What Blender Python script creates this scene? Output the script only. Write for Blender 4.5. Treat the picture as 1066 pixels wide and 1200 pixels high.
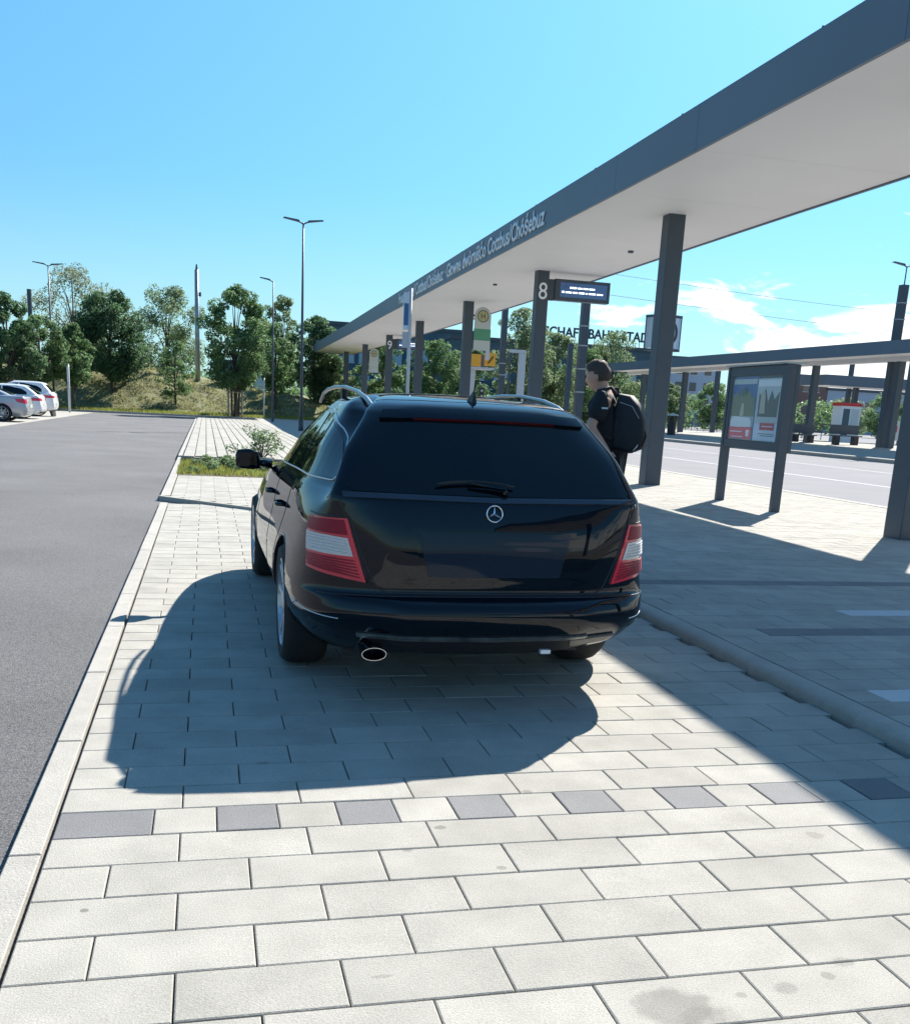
import bpy, bmesh, math, random
import numpy as np
from mathutils import Vector, Matrix
from mathutils.bvhtree import BVHTree
R = math.radians
random.seed(7); rng = np.random.default_rng(7)
scn = bpy.context.scene
for o in list(bpy.data.objects): bpy.data.objects.remove(o)
C = scn.collection

# ------------------------------------------------------------------ camera
cam = bpy.data.cameras.new('camera'); co = bpy.data.objects.new('camera', cam); C.objects.link(co)
cam.sensor_fit = 'HORIZONTAL'; cam.sensor_width = 36; cam.lens = 36*1181.17/1066
cam.shift_y = 175/1066; cam.clip_start = .05; cam.clip_end = 3000
pi_, ro_, ya_ = R(-14.06629), R(2.92100), R(14.15809)
F = Vector((math.sin(ya_)*math.cos(pi_), math.cos(ya_)*math.cos(pi_), math.sin(pi_)))
Rt = Vector((math.cos(ya_), -math.sin(ya_), 0)); U = Rt.cross(F)
R2 = Rt*math.cos(ro_) + U*math.sin(ro_); U2 = -Rt*math.sin(ro_) + U*math.cos(ro_)
M = Matrix((R2, U2, -F)).transposed().to_4x4(); M.translation = Vector((0, 0, 1.35))
co.matrix_world = M; scn.camera = co

# ------------------------------------------------------------------ light
SUN = Vector((.785, .93, 1.0)).normalized()           # towards the sun
EL = math.asin(SUN.z); AZ = math.atan2(SUN.x, SUN.y)
sun = bpy.data.lights.new('sun', 'SUN'); so = bpy.data.objects.new('sun', sun); C.objects.link(so)
sun.energy = 4.9; sun.angle = R(.53); sun.color = (1, .95, .87)
so.rotation_euler = SUN.to_track_quat('Z', 'Y').to_euler()
w = bpy.data.worlds.new('World'); scn.world = w; w.use_nodes = True
nt = w.node_tree; N = nt.nodes; L = nt.links
for n in list(N): N.remove(n)
def nd(t, **k):
    n = N.new(t)
    for a, b in k.items(): setattr(n, a, b)
    return n
wo = nd('ShaderNodeOutputWorld'); bg = nd('ShaderNodeBackground'); bg.inputs[1].default_value = .079
sk = nd('ShaderNodeTexSky', sky_type='NISHITA', sun_disc=False, sun_elevation=EL, sun_rotation=AZ, altitude=80, air_density=1.0, dust_density=.35, ozone_density=1.6)
tc = nd('ShaderNodeTexCoord'); sp = nd('ShaderNodeSeparateXYZ'); L.new(tc.outputs['Generated'], sp.inputs[0])
def mth(op, a, b=None, c=None, clamp=False):
    n = nd('ShaderNodeMath', operation=op, use_clamp=clamp)
    for i, v in enumerate((a, b, c)):
        if v is None: continue
        if isinstance(v, (int, float)): n.inputs[i].default_value = v
        else: L.new(v, n.inputs[i])
    return n.outputs[0]
zc = mth('MAXIMUM', sp.outputs[2], .03)
cx = mth('DIVIDE', sp.outputs[0], mth('ADD', zc, .24)); cy = mth('DIVIDE', sp.outputs[1], mth('ADD', zc, .24))
cb = nd('ShaderNodeCombineXYZ'); L.new(cx, cb.inputs[0]); L.new(cy, cb.inputs[1])
nz = nd('ShaderNodeTexNoise'); nz.inputs['Scale'].default_value = 2.9; nz.inputs['Detail'].default_value = 8; nz.inputs['Roughness'].default_value = .62; nz.inputs['Distortion'].default_value = .5
L.new(cb.outputs[0], nz.inputs['Vector'])
nz2 = nd('ShaderNodeTexNoise'); nz2.inputs['Scale'].default_value = .6; nz2.inputs['Detail'].default_value = 2
mp = nd('ShaderNodeMapping'); mp.inputs['Location'].default_value = (5.3, 1.7, 0); L.new(cb.outputs[0], mp.inputs[0]); L.new(mp.outputs[0], nz2.inputs['Vector'])
lowband = nd('ShaderNodeMapRange'); lowband.interpolation_type = 'SMOOTHSTEP'
for i, v in zip((1, 2, 3, 4), (.30, .05, 0, 1)): lowband.inputs[i].default_value = v
L.new(sp.outputs[2], lowband.inputs[0])
# more cloud towards the east (right) than the north-west
east = nd('ShaderNodeMapRange'); east.interpolation_type = 'SMOOTHSTEP'
for i, v in zip((1, 2, 3, 4), (.10, .60, 0, 1)): east.inputs[i].default_value = v
L.new(sp.outputs[0], east.inputs[0])
dens = mth('ADD', nz.outputs[0], mth('MULTIPLY', mth('SUBTRACT', nz2.outputs[0], .5), .35))
thr = mth('SUBTRACT', .66, mth('MULTIPLY', east.outputs[0], .285))
thr = mth('ADD', thr, mth('MULTIPLY', mth('SUBTRACT', 1, lowband.outputs[0]), .40))
cm = nd('ShaderNodeMapRange'); cm.interpolation_type = 'SMOOTHSTEP'
L.new(mth('SUBTRACT', dens, thr), cm.inputs[0])
for i, v in zip((1, 2, 3, 4), (-.015, .085, 0, .92)): cm.inputs[i].default_value = v
mx = nd('ShaderNodeMix', data_type='RGBA'); L.new(cm.outputs[0], mx.inputs[0])
tint = nd('ShaderNodeMix', data_type='RGBA', blend_type='MULTIPLY'); tint.inputs[0].default_value = 1
tint.inputs[7].default_value = (.52, .97, 1.13, 1)
hz = nd('ShaderNodeMapRange'); hz.interpolation_type = 'SMOOTHERSTEP'; L.new(sp.outputs[2], hz.inputs[0])
for i, v in zip((1, 2, 3, 4), (-.05, .60, .60, 1.04)): hz.inputs[i].default_value = v
vsc = nd('ShaderNodeVectorMath', operation='SCALE'); L.new(sk.outputs[0], vsc.inputs[0]); L.new(hz.outputs[0], vsc.inputs['Scale']); L.new(vsc.outputs[0], tint.inputs[6])
hzm = nd('ShaderNodeMapRange'); hzm.interpolation_type = 'SMOOTHSTEP'; L.new(sp.outputs[2], hzm.inputs[0])
for i, v in zip((1, 2, 3, 4), (0, .20, .55, 0)): hzm.inputs[i].default_value = v
hmx = nd('ShaderNodeMix', data_type='RGBA'); L.new(hzm.outputs[0], hmx.inputs[0]); L.new(tint.outputs[2], hmx.inputs[6]); hmx.inputs[7].default_value = (3.7, 5.1, 5.8, 1)
L.new(hmx.outputs[2], mx.inputs[6]); mx.inputs[7].default_value = (8.2, 8.2, 8.0, 1)
L.new(mx.outputs[2], bg.inputs[0]); L.new(bg.outputs[0], wo.inputs[0])
vs = scn.view_settings; vs.view_transform = 'Standard'; vs.look = 'None'; vs.exposure = 1.18; vs.gamma = 1; vs.use_curve_mapping = False
scn.render.engine = 'CYCLES'; scn.cycles.max_bounces = 8; scn.cycles.transparent_max_bounces = 8

# ------------------------------------------------------------------ materials
def mat(name, col, rough=.6, metal=0, var=0, vscale=3, coat=0, spec=.5, bump=0, bscale=40, speck=0, sscale=300, rnd=0, emit=None, alpha=None, trans=0, stain=0, coord='Object', ior=None):
    m = bpy.data.materials.new(name); m.use_nodes = True; t = m.node_tree; b = t.nodes['Principled BSDF']
    def new(ty, **k):
        n = t.nodes.new(ty)
        for a, v in k.items(): setattr(n, a, v)
        return n
    b.inputs['Roughness'].default_value = rough; b.inputs['Metallic'].default_value = metal
    b.inputs['Specular IOR Level'].default_value = spec
    if coat: b.inputs['Coat Weight'].default_value = coat; b.inputs['Coat Roughness'].default_value = .02
    if ior: b.inputs['IOR'].default_value = ior
    if trans: b.inputs['Transmission Weight'].default_value = trans
    if alpha is not None: b.inputs['Alpha'].default_value = alpha
    if emit: b.inputs['Emission Color'].default_value = (*emit[:3], 1); b.inputs['Emission Strength'].default_value = emit[3]
    b.inputs['Base Color'].default_value = (*col, 1)
    cur = None
    tcn = new('ShaderNodeTexCoord') if coord == 'Object' else new('ShaderNodeNewGeometry')
    vec = tcn.outputs['Object' if coord == 'Object' else 'Position']
    def noise(sc, det=4, ro=.55):
        n = new('ShaderNodeTexNoise'); n.inputs['Scale'].default_value = sc; n.inputs['Detail'].default_value = det; n.inputs['Roughness'].default_value = ro
        t.links.new(vec, n.inputs['Vector']); return n.outputs[0]
    def scale(cur, fac_sock, lo, hi):
        mr = new('ShaderNodeMapRange'); mr.inputs[1].default_value = .25; mr.inputs[2].default_value = .75
        mr.inputs[3].default_value = lo; mr.inputs[4].default_value = hi; t.links.new(fac_sock, mr.inputs[0])
        v = new('ShaderNodeVectorMath', operation='SCALE')
        if cur is None: v.inputs[0].default_value = col
        else: t.links.new(cur, v.inputs[0])
        t.links.new(mr.outputs[0], v.inputs['Scale']); return v.outputs[0]
    if var: cur = scale(cur, noise(vscale), 1-var, 1+var)
    if speck: cur = scale(cur, noise(sscale, 2, .8), 1-speck, 1+speck)
    if stain:
        n = noise(.9, 5, .65); mr = new('ShaderNodeMapRange'); mr.inputs[1].default_value = .60; mr.inputs[2].default_value = .78; mr.inputs[3].default_value = 1; mr.inputs[4].default_value = 1-stain
        t.links.new(n, mr.inputs[0]); v = new('ShaderNodeVectorMath', operation='SCALE')
        if cur is None: v.inputs[0].default_value = col
        else: t.links.new(cur, v.inputs[0])
        t.links.new(mr.outputs[0], v.inputs['Scale']); cur = v.outputs[0]
    if rnd:
        oi = new('ShaderNodeObjectInfo'); at = new('ShaderNodeAttribute', attribute_name='rnd')
        ad = new('ShaderNodeMath', operation='ADD'); t.links.new(oi.outputs['Random'], ad.inputs[0]); t.links.new(at.outputs['Fac'], ad.inputs[1])
        fr = new('ShaderNodeMath', operation='FRACT'); t.links.new(ad.outputs[0], fr.inputs[0])
        mr = new('ShaderNodeMapRange'); mr.inputs[3].default_value = 1-rnd; mr.inputs[4].default_value = 1+rnd; t.links.new(fr.outputs[0], mr.inputs[0])
        v = new('ShaderNodeVectorMath', operation='SCALE')
        if cur is None: v.inputs[0].default_value = col
        else: t.links.new(cur, v.inputs[0])
        t.links.new(mr.outputs[0], v.inputs['Scale']); cur = v.outputs[0]
    if cur is not None: t.links.new(cur, b.inputs['Base Color'])
    if bump:
        bp = new('ShaderNodeBump'); bp.inputs['Strength'].default_value = bump; bp.inputs['Distance'].default_value = .01
        t.links.new(noise(bscale, 5, .7), bp.inputs['Height']); t.links.new(bp.outputs[0], b.inputs['Normal'])
    return m
K = {}
K['slab'] = mat('concrete_slab', (.362, .345, .308), .95, spec=.2, var=.14, vscale=4, speck=.24, sscale=210, rnd=.075, bump=.4, bscale=180, stain=.16, coord='W')
K['slab_grey'] = mat('dark_grey_slab', (.168, .166, .168), .85, var=.1, vscale=5, speck=.30, sscale=210, rnd=.08, bump=.35, bscale=180, coord='W')
K['slab_white'] = mat('white_slab', (.50, .50, .50), .85, var=.06, speck=.15, sscale=210, coord='W')
K['slab_wet'] = mat('stained_slab', (.30, .285, .26), .8, var=.12, vscale=9, speck=.25, sscale=210, bump=.3, bscale=180, coord='W')
K['kerb'] = mat('kerb_concrete', (.36, .34, .305), .9, var=.10, vscale=8, speck=.22, sscale=190, rnd=.05, bump=.5, bscale=120, coord='W')
K['joint'] = mat('joint_sand', (.20, .18, .145), .95, var=.4, vscale=14, bump=.5, bscale=200, coord='W')
K['asphalt'] = mat('asphalt', (.150, .147, .148), .95, spec=.25, var=.16, vscale=.5, speck=.75, sscale=120, bump=.9, bscale=150, coord='W', stain=.1)
K['bus_lane'] = mat('bus_lane_concrete', (.205, .20, .21), .95, spec=.2, var=.08, vscale=.6, speck=.1, sscale=60, coord='W')
K['soil'] = mat('soil', (.13, .10, .065), .95, var=.3, vscale=6, bump=.6, bscale=40, coord='W')
K['drygrass'] = mat('dry_grass_ground', (.185, .185, .085), .95, var=.38, vscale=.7, speck=.35, sscale=9, bump=.8, bscale=6, coord='W')
K['flower'] = mat('pale_flower', (.60, .58, .42), .7)
K['steel'] = mat('dark_painted_steel', (.052, .070, .092), .45, var=.05, spec=.4)
K['fascia'] = mat('fascia_panel', (.11, .145, .185), .5, var=.04, vscale=.5, spec=.4)
K['soffit'] = mat('soffit_panel', (.72, .71, .71), .6, var=.03, vscale=.6)
K['white'] = mat('white_lettering', (.78, .80, .82), .5)
K['galv'] = mat('galvanised_metal', (.34, .36, .37), .45, .5, var=.06)
K['palepost'] = mat('pale_post_paint', (.50, .52, .53), .5)
K['wood'] = mat('stake_wood', (.28, .235, .18), .8, var=.15)
K['bark'] = mat('tree_bark', (.07, .058, .045), .9, var=.3, vscale=6, bump=.6, bscale=20)
def leafmat(name, col):
    m = mat(name, col, .55, var=.38, vscale=.9, speck=.25, sscale=5, spec=.35); t = m.node_tree; b = t.nodes['Principled BSDF']
    tr = t.nodes.new('ShaderNodeBsdfTranslucent'); ad = t.nodes.new('ShaderNodeMixShader'); ad.inputs[0].default_value = .57
    src = b.inputs['Base Color'].links[0].from_socket; t.links.new(src, tr.inputs['Color'])
    o = t.nodes['Material Output']; t.links.new(b.outputs[0], ad.inputs[1]); t.links.new(tr.outputs[0], ad.inputs[2]); t.links.new(ad.outputs[0], o.inputs[0]); return m
K['grass'] = leafmat('grass_blades', (.21, .23, .055)); K['weed'] = leafmat('weed_leaves', (.12, .17, .06)); K['straw'] = leafmat('straw_blades', (.22, .22, .10))
K['leafD'] = leafmat('leaf_dark', (.085, .155, .072)); K['leafM'] = leafmat('leaf_mid', (.125, .21, .085)); K['leafL'] = leafmat('leaf_light', (.17, .235, .115)); K['leafP'] = leafmat('leaf_pale', (.20, .24, .16))
K['paint'] = mat('black_car_paint', (.002, .005, .010), .3, coat=.8, spec=.0)
K['glass'] = mat('tinted_car_glass', (.002, .004, .006), .02, spec=.42)
K['plastic'] = mat('black_plastic', (.012, .012, .014), .55)
K['rubber'] = mat('tyre_rubber', (.018, .018, .018), .85, bump=.3, bscale=60)
K['chrome'] = mat('chrome', (.75, .76, .78), .12, 1)
K['alu'] = mat('brushed_aluminium', (.55, .57, .58), .28, .9)
K['rail'] = mat('satin_rail_metal', (.20, .23, .24), .3, .85)
K['alloy'] = mat('alloy_wheel_silver', (.50, .52, .54), .35, .7)
K['redlens'] = mat('red_lamp_lens', (.62, .018, .045), .12, coat=.8, bump=.0)
K['reddeep'] = mat('deep_red_lens', (.24, .004, .022), .4, spec=.3)
K['reddark'] = mat('dark_red_lens', (.085, .008, .012), .15, coat=.6)
K['clearlens'] = mat('clear_lamp_lens', (.50, .52, .54), .18, coat=.6, metal=.3)
K['plate'] = mat('navy_plate', (.005, .016, .033), .38, coat=.35, spec=.1)
K['beige'] = mat('scuffed_bumper_trim', (.16, .14, .125), .5)
K['silver'] = mat('silver_car_paint', (.42, .43, .46), .35, .4, coat=.8)
K['whitepaint'] = mat('white_car_paint', (.72, .72, .73), .35, coat=.8)
K['navy'] = mat('dark_blue_car_paint', (.012, .025, .05), .3, coat=.9)
K['skin'] = mat('skin', (.48, .27, .20), .5); K['tee'] = mat('black_tshirt_cotton', (.010, .012, .016), .9)
K['trouser'] = mat('dark_trousers', (.010, .011, .015), .9); K['shoe'] = mat('black_shoe', (.015, .015, .016), .6)
K['hair'] = mat('brown_hair', (.055, .036, .026), .7, bump=.6, bscale=80); K['nylon'] = mat('black_backpack_nylon', (.012, .013, .017), .7, bump=.3, bscale=60)
K['reflective'] = mat('reflective_piping', (.62, .64, .66), .35)
K['screen'] = mat('display_screen', (.02, .035, .08), .15, coat=.5, emit=(.02, .05, .13, .45))
K['screentext'] = mat('display_text', (.7, .8, .9), .5, emit=(.8, .9, 1, 1.1))
K['signwhite'] = mat('sign_white', (.46, .49, .45), .5); K['signyellow'] = mat('sign_olive_yellow', (.40, .38, .20), .5); K['signgreen'] = mat('sign_green', (.08, .27, .15), .5)
K['orange'] = mat('yellow_advert', (.80, .38, .03), .5); K['black'] = mat('black_mark', (.015, .015, .02), .5)
K['blueglass'] = mat('blue_facade_glass', (.02, .06, .09), .12, spec=.6, var=.1); K['bluewall'] = mat('petrol_blue_cladding', (.035, .085, .12), .5, var=.06)
K['paleblue'] = mat('pale_render', (.38, .43, .50), .8, var=.04); K['brick'] = mat('brown_render', (.20, .12, .10), .85, var=.1); K['winpane'] = mat('window_pane', (.03, .04, .05), .1, spec=.7)
K['blind'] = mat('pale_window', (.35, .45, .52), .4)
K['pGlass'] = mat('poster_glass', (.8, .85, .85), .02, alpha=.06, spec=.8)
for n, c in dict(pSky=(.03, .12, .30), pGrey=(.42, .50, .52), pGreen=(.06, .13, .05), pOlive=(.16, .20, .12), pTree=(.08, .11, .10), pWhite=(.66, .72, .76), pRed=(.40, .03, .05), pPink=(.65, .10, .13), pBlue=(.48, .60, .72), pStone=(.42, .42, .36)).items(): K[n] = mat('poster_print_'+n[1:].lower(), c, .5)
K['redpaint'] = mat('red_paint', (.50, .025, .03), .5); K['lamphead'] = mat('lamp_head_grey', (.10, .11, .12), .5)

# ------------------------------------------------------------------ mesh helpers
class MB:
    def __init__(s): s.v = []; s.f = []; s.mi = []
    def add(s, vs, fs, m=0):
        n = len(s.v); s.v += [tuple(v) for v in vs]; s.f += [tuple(i+n for i in f) for f in fs]; s.mi += [m]*len(fs); return s
    def box(s, x0, x1, y0, y1, z0, z1, m=0):
        v = [(x, y, z) for z in (z0, z1) for y in (y0, y1) for x in (x0, x1)]
        return s.add(v, [(0, 2, 3, 1), (4, 5, 7, 6), (0, 1, 5, 4), (2, 6, 7, 3), (0, 4, 6, 2), (1, 3, 7, 5)], m)
    def prism(s, poly, z0, z1, m=0):            # poly ccw in xy
        n = len(poly); v = [(x, y, z0) for x, y in poly]+[(x, y, z1) for x, y in poly]
        return s.add(v, [tuple(range(n-1, -1, -1)), tuple(range(n, 2*n))]+[(i, (i+1) % n, n+(i+1) % n, n+i) for i in range(n)], m)
    def extr(s, poly, fn, d0, d1, m=0):         # poly in (a,b) -> fn(a,b,d)
        n = len(poly); v = [fn(a, b, d0) for a, b in poly]+[fn(a, b, d1) for a, b in poly]
        return s.add(v, [tuple(range(n-1, -1, -1)), tuple(range(n, 2*n))]+[(i, (i+1) % n, n+(i+1) % n, n+i) for i in range(n)], m)
    def tube(s, pts, rad, n=8, m=0, cap=True):
        pts = [Vector(p) for p in pts]; k = len(pts); rs = rad if isinstance(rad, (list, tuple)) else [rad]*k
        v = []; up = None
        for i, p in enumerate(pts):
            d = (pts[min(i+1, k-1)]-pts[max(i-1, 0)]).normalized()
            if up is None: up = Vector((0, 0, 1)) if abs(d.z) < .9 else Vector((1, 0, 0))
            a = d.cross(up).normalized(); b = a.cross(d).normalized(); up = b
            for j in range(n):
                t = 2*math.pi*j/n; v.append(p+(a*math.cos(t)+b*math.sin(t))*rs[i])
        f = [(i*n+j, i*n+(j+1) % n, (i+1)*n+(j+1) % n, (i+1)*n+j) for i in range(k-1) for j in range(n)]
        if cap: f += [tuple(range(n-1, -1, -1)), tuple(range((k-1)*n, k*n))]
        return s.add(v, f, m)
    def lathe(s, prof, axis='x', n=32, c=(0, 0, 0), m=0):     # prof: (r, h) along axis
        v = []
        for r, h in prof:
            for j in range(n):
                t = 2*math.pi*j/n; a, b = r*math.cos(t), r*math.sin(t)
                p = {'x': (h, a, b), 'y': (a, h, b), 'z': (a, b, h)}[axis]; v.append((p[0]+c[0], p[1]+c[1], p[2]+c[2]))
        k = len(prof)
        return s.add(v, [(i*n+j, i*n+(j+1) % n, (i+1)*n+(j+1) % n, (i+1)*n+j) for i in range(k-1) for j in range(n)], m)
    def build(s, name, mats, parent=None, smooth=False, loc=None, angle=None):
        me = bpy.data.meshes.new(name); me.from_pydata(s.v, [], s.f)
        if not isinstance(mats, (list, tuple)): mats = [mats]
        for m in mats: me.materials.append(K[m] if isinstance(m, str) else m)
        if len(mats) > 1: me.polygons.foreach_set('material_index', s.mi)
        bm = bmesh.new(); bm.from_mesh(me); bmesh.ops.recalc_face_normals(bm, faces=bm.faces); bm.to_mesh(me); bm.free()
        if smooth: me.polygons.foreach_set('use_smooth', [True]*len(me.polygons))
        if angle: me.polygons.foreach_set('use_smooth', [True]*len(me.polygons)); me.set_sharp_from_angle(angle=R(angle))
        o = bpy.data.objects.new(name, me); C.objects.link(o)
        if parent: o.parent = parent
        if loc: o.location = loc
        return o
def tag(o, label=None, cat=None, group=None, kind=None):
    if label: o['label'] = label
    if cat: o['category'] = cat
    if group: o['group'] = group
    if kind: o['kind'] = kind
    return o
def thing(name, label, cat, loc=(0, 0, 0), rz=0, group=None):
    o = bpy.data.objects.new(name, None); C.objects.link(o); o.location = loc; o.rotation_euler = (0, 0, rz); o.empty_display_size = .2
    return tag(o, label, cat, group)
def inst(src, name, parent, loc=(0, 0, 0), rot=(0, 0, 0), scale=(1, 1, 1)):
    c = src.copy(); c.name = name; C.objects.link(c); c.parent = parent; c.location = loc; c.rotation_euler = rot; c.scale = scale; return c
def dup(root, loc, rz, label, scale=(1, 1, 1)):
    r = root.copy(); C.objects.link(r); r.location = loc; r.rotation_euler = (0, 0, rz); r.scale = scale; r['label'] = label
    def rec(a, b):
        for ch in a.children:
            c = ch.copy(); C.objects.link(c); c.parent = b; rec(ch, c)
    rec(root, r); return r
def text_mesh(body, name, material, parent, size, fn, extrude=.004, width=None, shear=0, bold=0):
    cu = bpy.data.curves.new('tmp', 'FONT'); cu.body = body; cu.size = size; cu.extrude = 0; cu.align_x = 'LEFT'; cu.shear = shear; cu.resolution_u = 4; cu.offset = bold
    to = bpy.data.objects.new('tmp', cu); C.objects.link(to); dg = bpy.context.evaluated_depsgraph_get()
    me = bpy.data.meshes.new_from_object(to.evaluated_get(dg)); bpy.data.objects.remove(to)
    bm = bmesh.new(); bm.from_mesh(me)
    r = bmesh.ops.extrude_face_region(bm, geom=bm.faces[:]); 
    for v in [g for g in r['geom'] if isinstance(g, bmesh.types.BMVert)]: v.co.z += 1.0
    xs = [v.co.x for v in bm.verts]; x0, x1 = min(xs), max(xs); k = (width/(x1-x0)) if width else 1
    for v in bm.verts: v.co = Vector(fn((v.co.x-x0)*k, v.co.y, v.co.z*extrude))
    bmesh.ops.recalc_face_normals(bm, faces=bm.faces); bm.to_mesh(me); bm.free(); me.name = name
    me.materials.clear(); me.materials.append(K[material]); o = bpy.data.objects.new(name, me); C.objects.link(o); o.parent = parent; return o
def interp(tab, y):
    return float(np.interp(y, [t[0] for t in tab], [t[1] for t in tab]))

# ================================================================== SETTING: GROUND
PZ = .06   # platform height
def sheet(name, x0, x1, y0, y1, z, m, nx=1, ny=1, parent=None, thick=.05):
    return MB().box(x0, x1, y0, y1, z-thick, z).build(name, m, parent)
ground = MB().box(-900, 900, -500, 1500, -.30, -.07).build('ground', 'drygrass'); tag(ground, 'dry grass ground reaching to the horizon', kind='structure')
road = MB().box(-40, 11.5, -25, 70.2, -.08, -.028).build('road', 'asphalt'); tag(road, 'grey asphalt road beside the pavement', kind='structure')
bus = MB().box(11.55, 28, -30, 140, -.06, .0).build('bus_lane', 'bus_lane'); tag(bus, 'pale concrete bus lane between the platforms', kind='structure')
lot = MB().box(-16, -6.9, 25, 68.6, -.08, -.012).build('parking_pavement', 'slab'); tag(lot, 'pale paved parking bays under the parked cars', kind='structure')

# paving pieces
def slab_mesh(name, lx, ly, m, h=.04, c=.0035, wob=0):
    x, y = lx/2, ly/2; b = MB()
    z0 = -.0025
    v = [(-x, -y, -h), (x, -y, -h), (x, y, -h), (-x, y, -h), (-x, -y, z0), (x, -y, z0), (x, y, z0), (-x, y, z0), (-x+c, -y+c, 0), (x-c, -y+c, 0), (x-c, y-c, 0), (-x+c, y-c, 0)]
    f = [(8, 9, 10, 11)]+[(4+i, 4+(i+1) % 4, 8+(i+1) % 4, 8+i) for i in range(4)]+[(i, (i+1) % 4, 4+(i+1) % 4, 4+i) for i in range(4)]
    return v, f
_sm = {}
def slab_me(lx, ly, m):
    k = (round(lx, 3), round(ly, 3), m)
    if k not in _sm:
        v, f = slab_mesh('slab', *k[:2], m); me = bpy.data.meshes.new('paving_slab'); me.from_pydata(v, [], f); me.materials.append(K[m]); _sm[k] = me
    return _sm[k]
def pave(parent, cells, zt, cap=300, stuffname='paving_field'):
    """cells: (x0,x1,y0,y1,mat) ; nearest cap become objects, the rest one stuff part"""
    cells.sort(key=lambda c: ((c[0]+c[1])/2-.9)**2*.5+(max(0, 1.6-(c[2]+c[3])/2)*6+(c[2]+c[3])/2)**2)
    for c in cells[:cap]:
        me = slab_me(c[1]-c[0], c[3]-c[2], c[4]); o = bpy.data.objects.new('paving_slab', me); C.objects.link(o); o.parent = parent
        o.location = ((c[0]+c[1])/2, (c[2]+c[3])/2, zt+random.uniform(-.0012, .0012)); o.rotation_euler = (random.gauss(0, .0022), random.gauss(0, .0016), random.gauss(0, .0012))
    V = []; Fc = []; rn = []; mi = []; ms = sorted(set(c[4] for c in cells))
    for c in cells[cap:]:
        v, f = slab_mesh('', c[1]-c[0], c[3]-c[2], None); n = len(V); dz = random.uniform(-.0012, .0012)
        V += [(a+(c[0]+c[1])/2, b+(c[2]+c[3])/2, d+zt+dz) for a, b, d in v]; Fc += [tuple(i+n for i in g) for g in f]
        rn += [random.random()]*len(f); mi += [ms.index(c[4])]*len(f)
    if V:
        me = bpy.data.meshes.new(stuffname); me.from_pydata(V, [], Fc)
        for m in ms: me.materials.append(K[m])
        me.polygons.foreach_set('material_index', mi); a = me.attributes.new('rnd', 'FLOAT', 'FACE'); a.data.foreach_set('value', rn)
        o = bpy.data.objects.new(stuffname, me); C.objects.link(o); o.parent = parent; tag(o, kind='stuff')
WR, LN, G = .2063, .3975, .0045
def bond(x0, x1, y0, y1, off0=-.09, special=None, ybase=3.697):
    cells = []; k0 = math.floor((y0-ybase)/WR); k = k0
    while ybase+k*WR < y1-.02:
        a = max(y0, ybase+k*WR); b = min(y1, ybase+(k+1)*WR)
        if b-a > .04:
            off = off0-(.2 if k % 2 else 0)+random.uniform(-.004, .004)
            if special and special(k, a, b, cells): k += 1; continue
            x = off+math.floor((x0-off)/LN)*LN
            while x < x1-.01:
                xa, xb = max(x0, x), min(x1, x+LN)
                if xb-xa > .05: cells.append((xa+G/2, xb-G/2, a+G/2, b-G/2, 'slab'))
                x += LN
        k += 1
    return cells
def stripe(k, a, b, cells):
    if k != -3: return False
    xs = [-.478, -.18]+[-.18+.2*i for i in range(1, 16)]
    for i in range(len(xs)-1):
        if xs[i] > 2.9: break
        cells.append((xs[i]+G/2, min(xs[i+1], 2.935)-G/2, a+G/2, b-G/2, 'slab_grey' if i % 2 == 0 else 'slab'))
    return True
pav = MB().box(-.485, 2.95, -6, 14.2, -.10, -.034).build('pavement', 'joint'); tag(pav, 'pale slab pavement the black car stands on', kind='structure')
cells = bond(-.478, 2.935, -1.5, 13.4, special=stripe)
pave(pav, cells, 0)
def spots(m, lst):
    t = m.node_tree; b = t.nodes['Principled BSDF']; src = b.inputs['Base Color'].links[0].from_socket; g = t.nodes.new('ShaderNodeNewGeometry')
    nzz = t.nodes.new('ShaderNodeTexNoise'); nzz.inputs['Scale'].default_value = 22; nzz.inputs['Detail'].default_value = 3; t.links.new(g.outputs['Position'], nzz.inputs['Vector'])
    for (x, y, rx, ry, k_) in lst:
        v = t.nodes.new('ShaderNodeVectorMath'); v.operation = 'SUBTRACT'; t.links.new(g.outputs['Position'], v.inputs[0]); v.inputs[1].default_value = (x, y, 0)
        d = t.nodes.new('ShaderNodeVectorMath'); d.operation = 'MULTIPLY'; t.links.new(v.outputs[0], d.inputs[0]); d.inputs[1].default_value = (1/rx, 1/ry, 0)
        l = t.nodes.new('ShaderNodeVectorMath'); l.operation = 'LENGTH'; t.links.new(d.outputs[0], l.inputs[0])
        a = t.nodes.new('ShaderNodeMath'); a.operation = 'MULTIPLY_ADD'; t.links.new(nzz.outputs[0], a.inputs[0]); a.inputs[1].default_value = .9; t.links.new(l.outputs[1], a.inputs[2])
        mr = t.nodes.new('ShaderNodeMapRange'); mr.interpolation_type = 'SMOOTHSTEP'; t.links.new(a.outputs[0], mr.inputs[0]); mr.inputs[1].default_value = 1.15; mr.inputs[2].default_value = 1.6; mr.inputs[3].default_value = k_; mr.inputs[4].default_value = 1
        sc_ = t.nodes.new('ShaderNodeVectorMath'); sc_.operation = 'SCALE'; t.links.new(src, sc_.inputs[0]); t.links.new(mr.outputs[0], sc_.inputs['Scale']); src = sc_.outputs[0]
    t.links.new(src, b.inputs['Base Color'])
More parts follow.
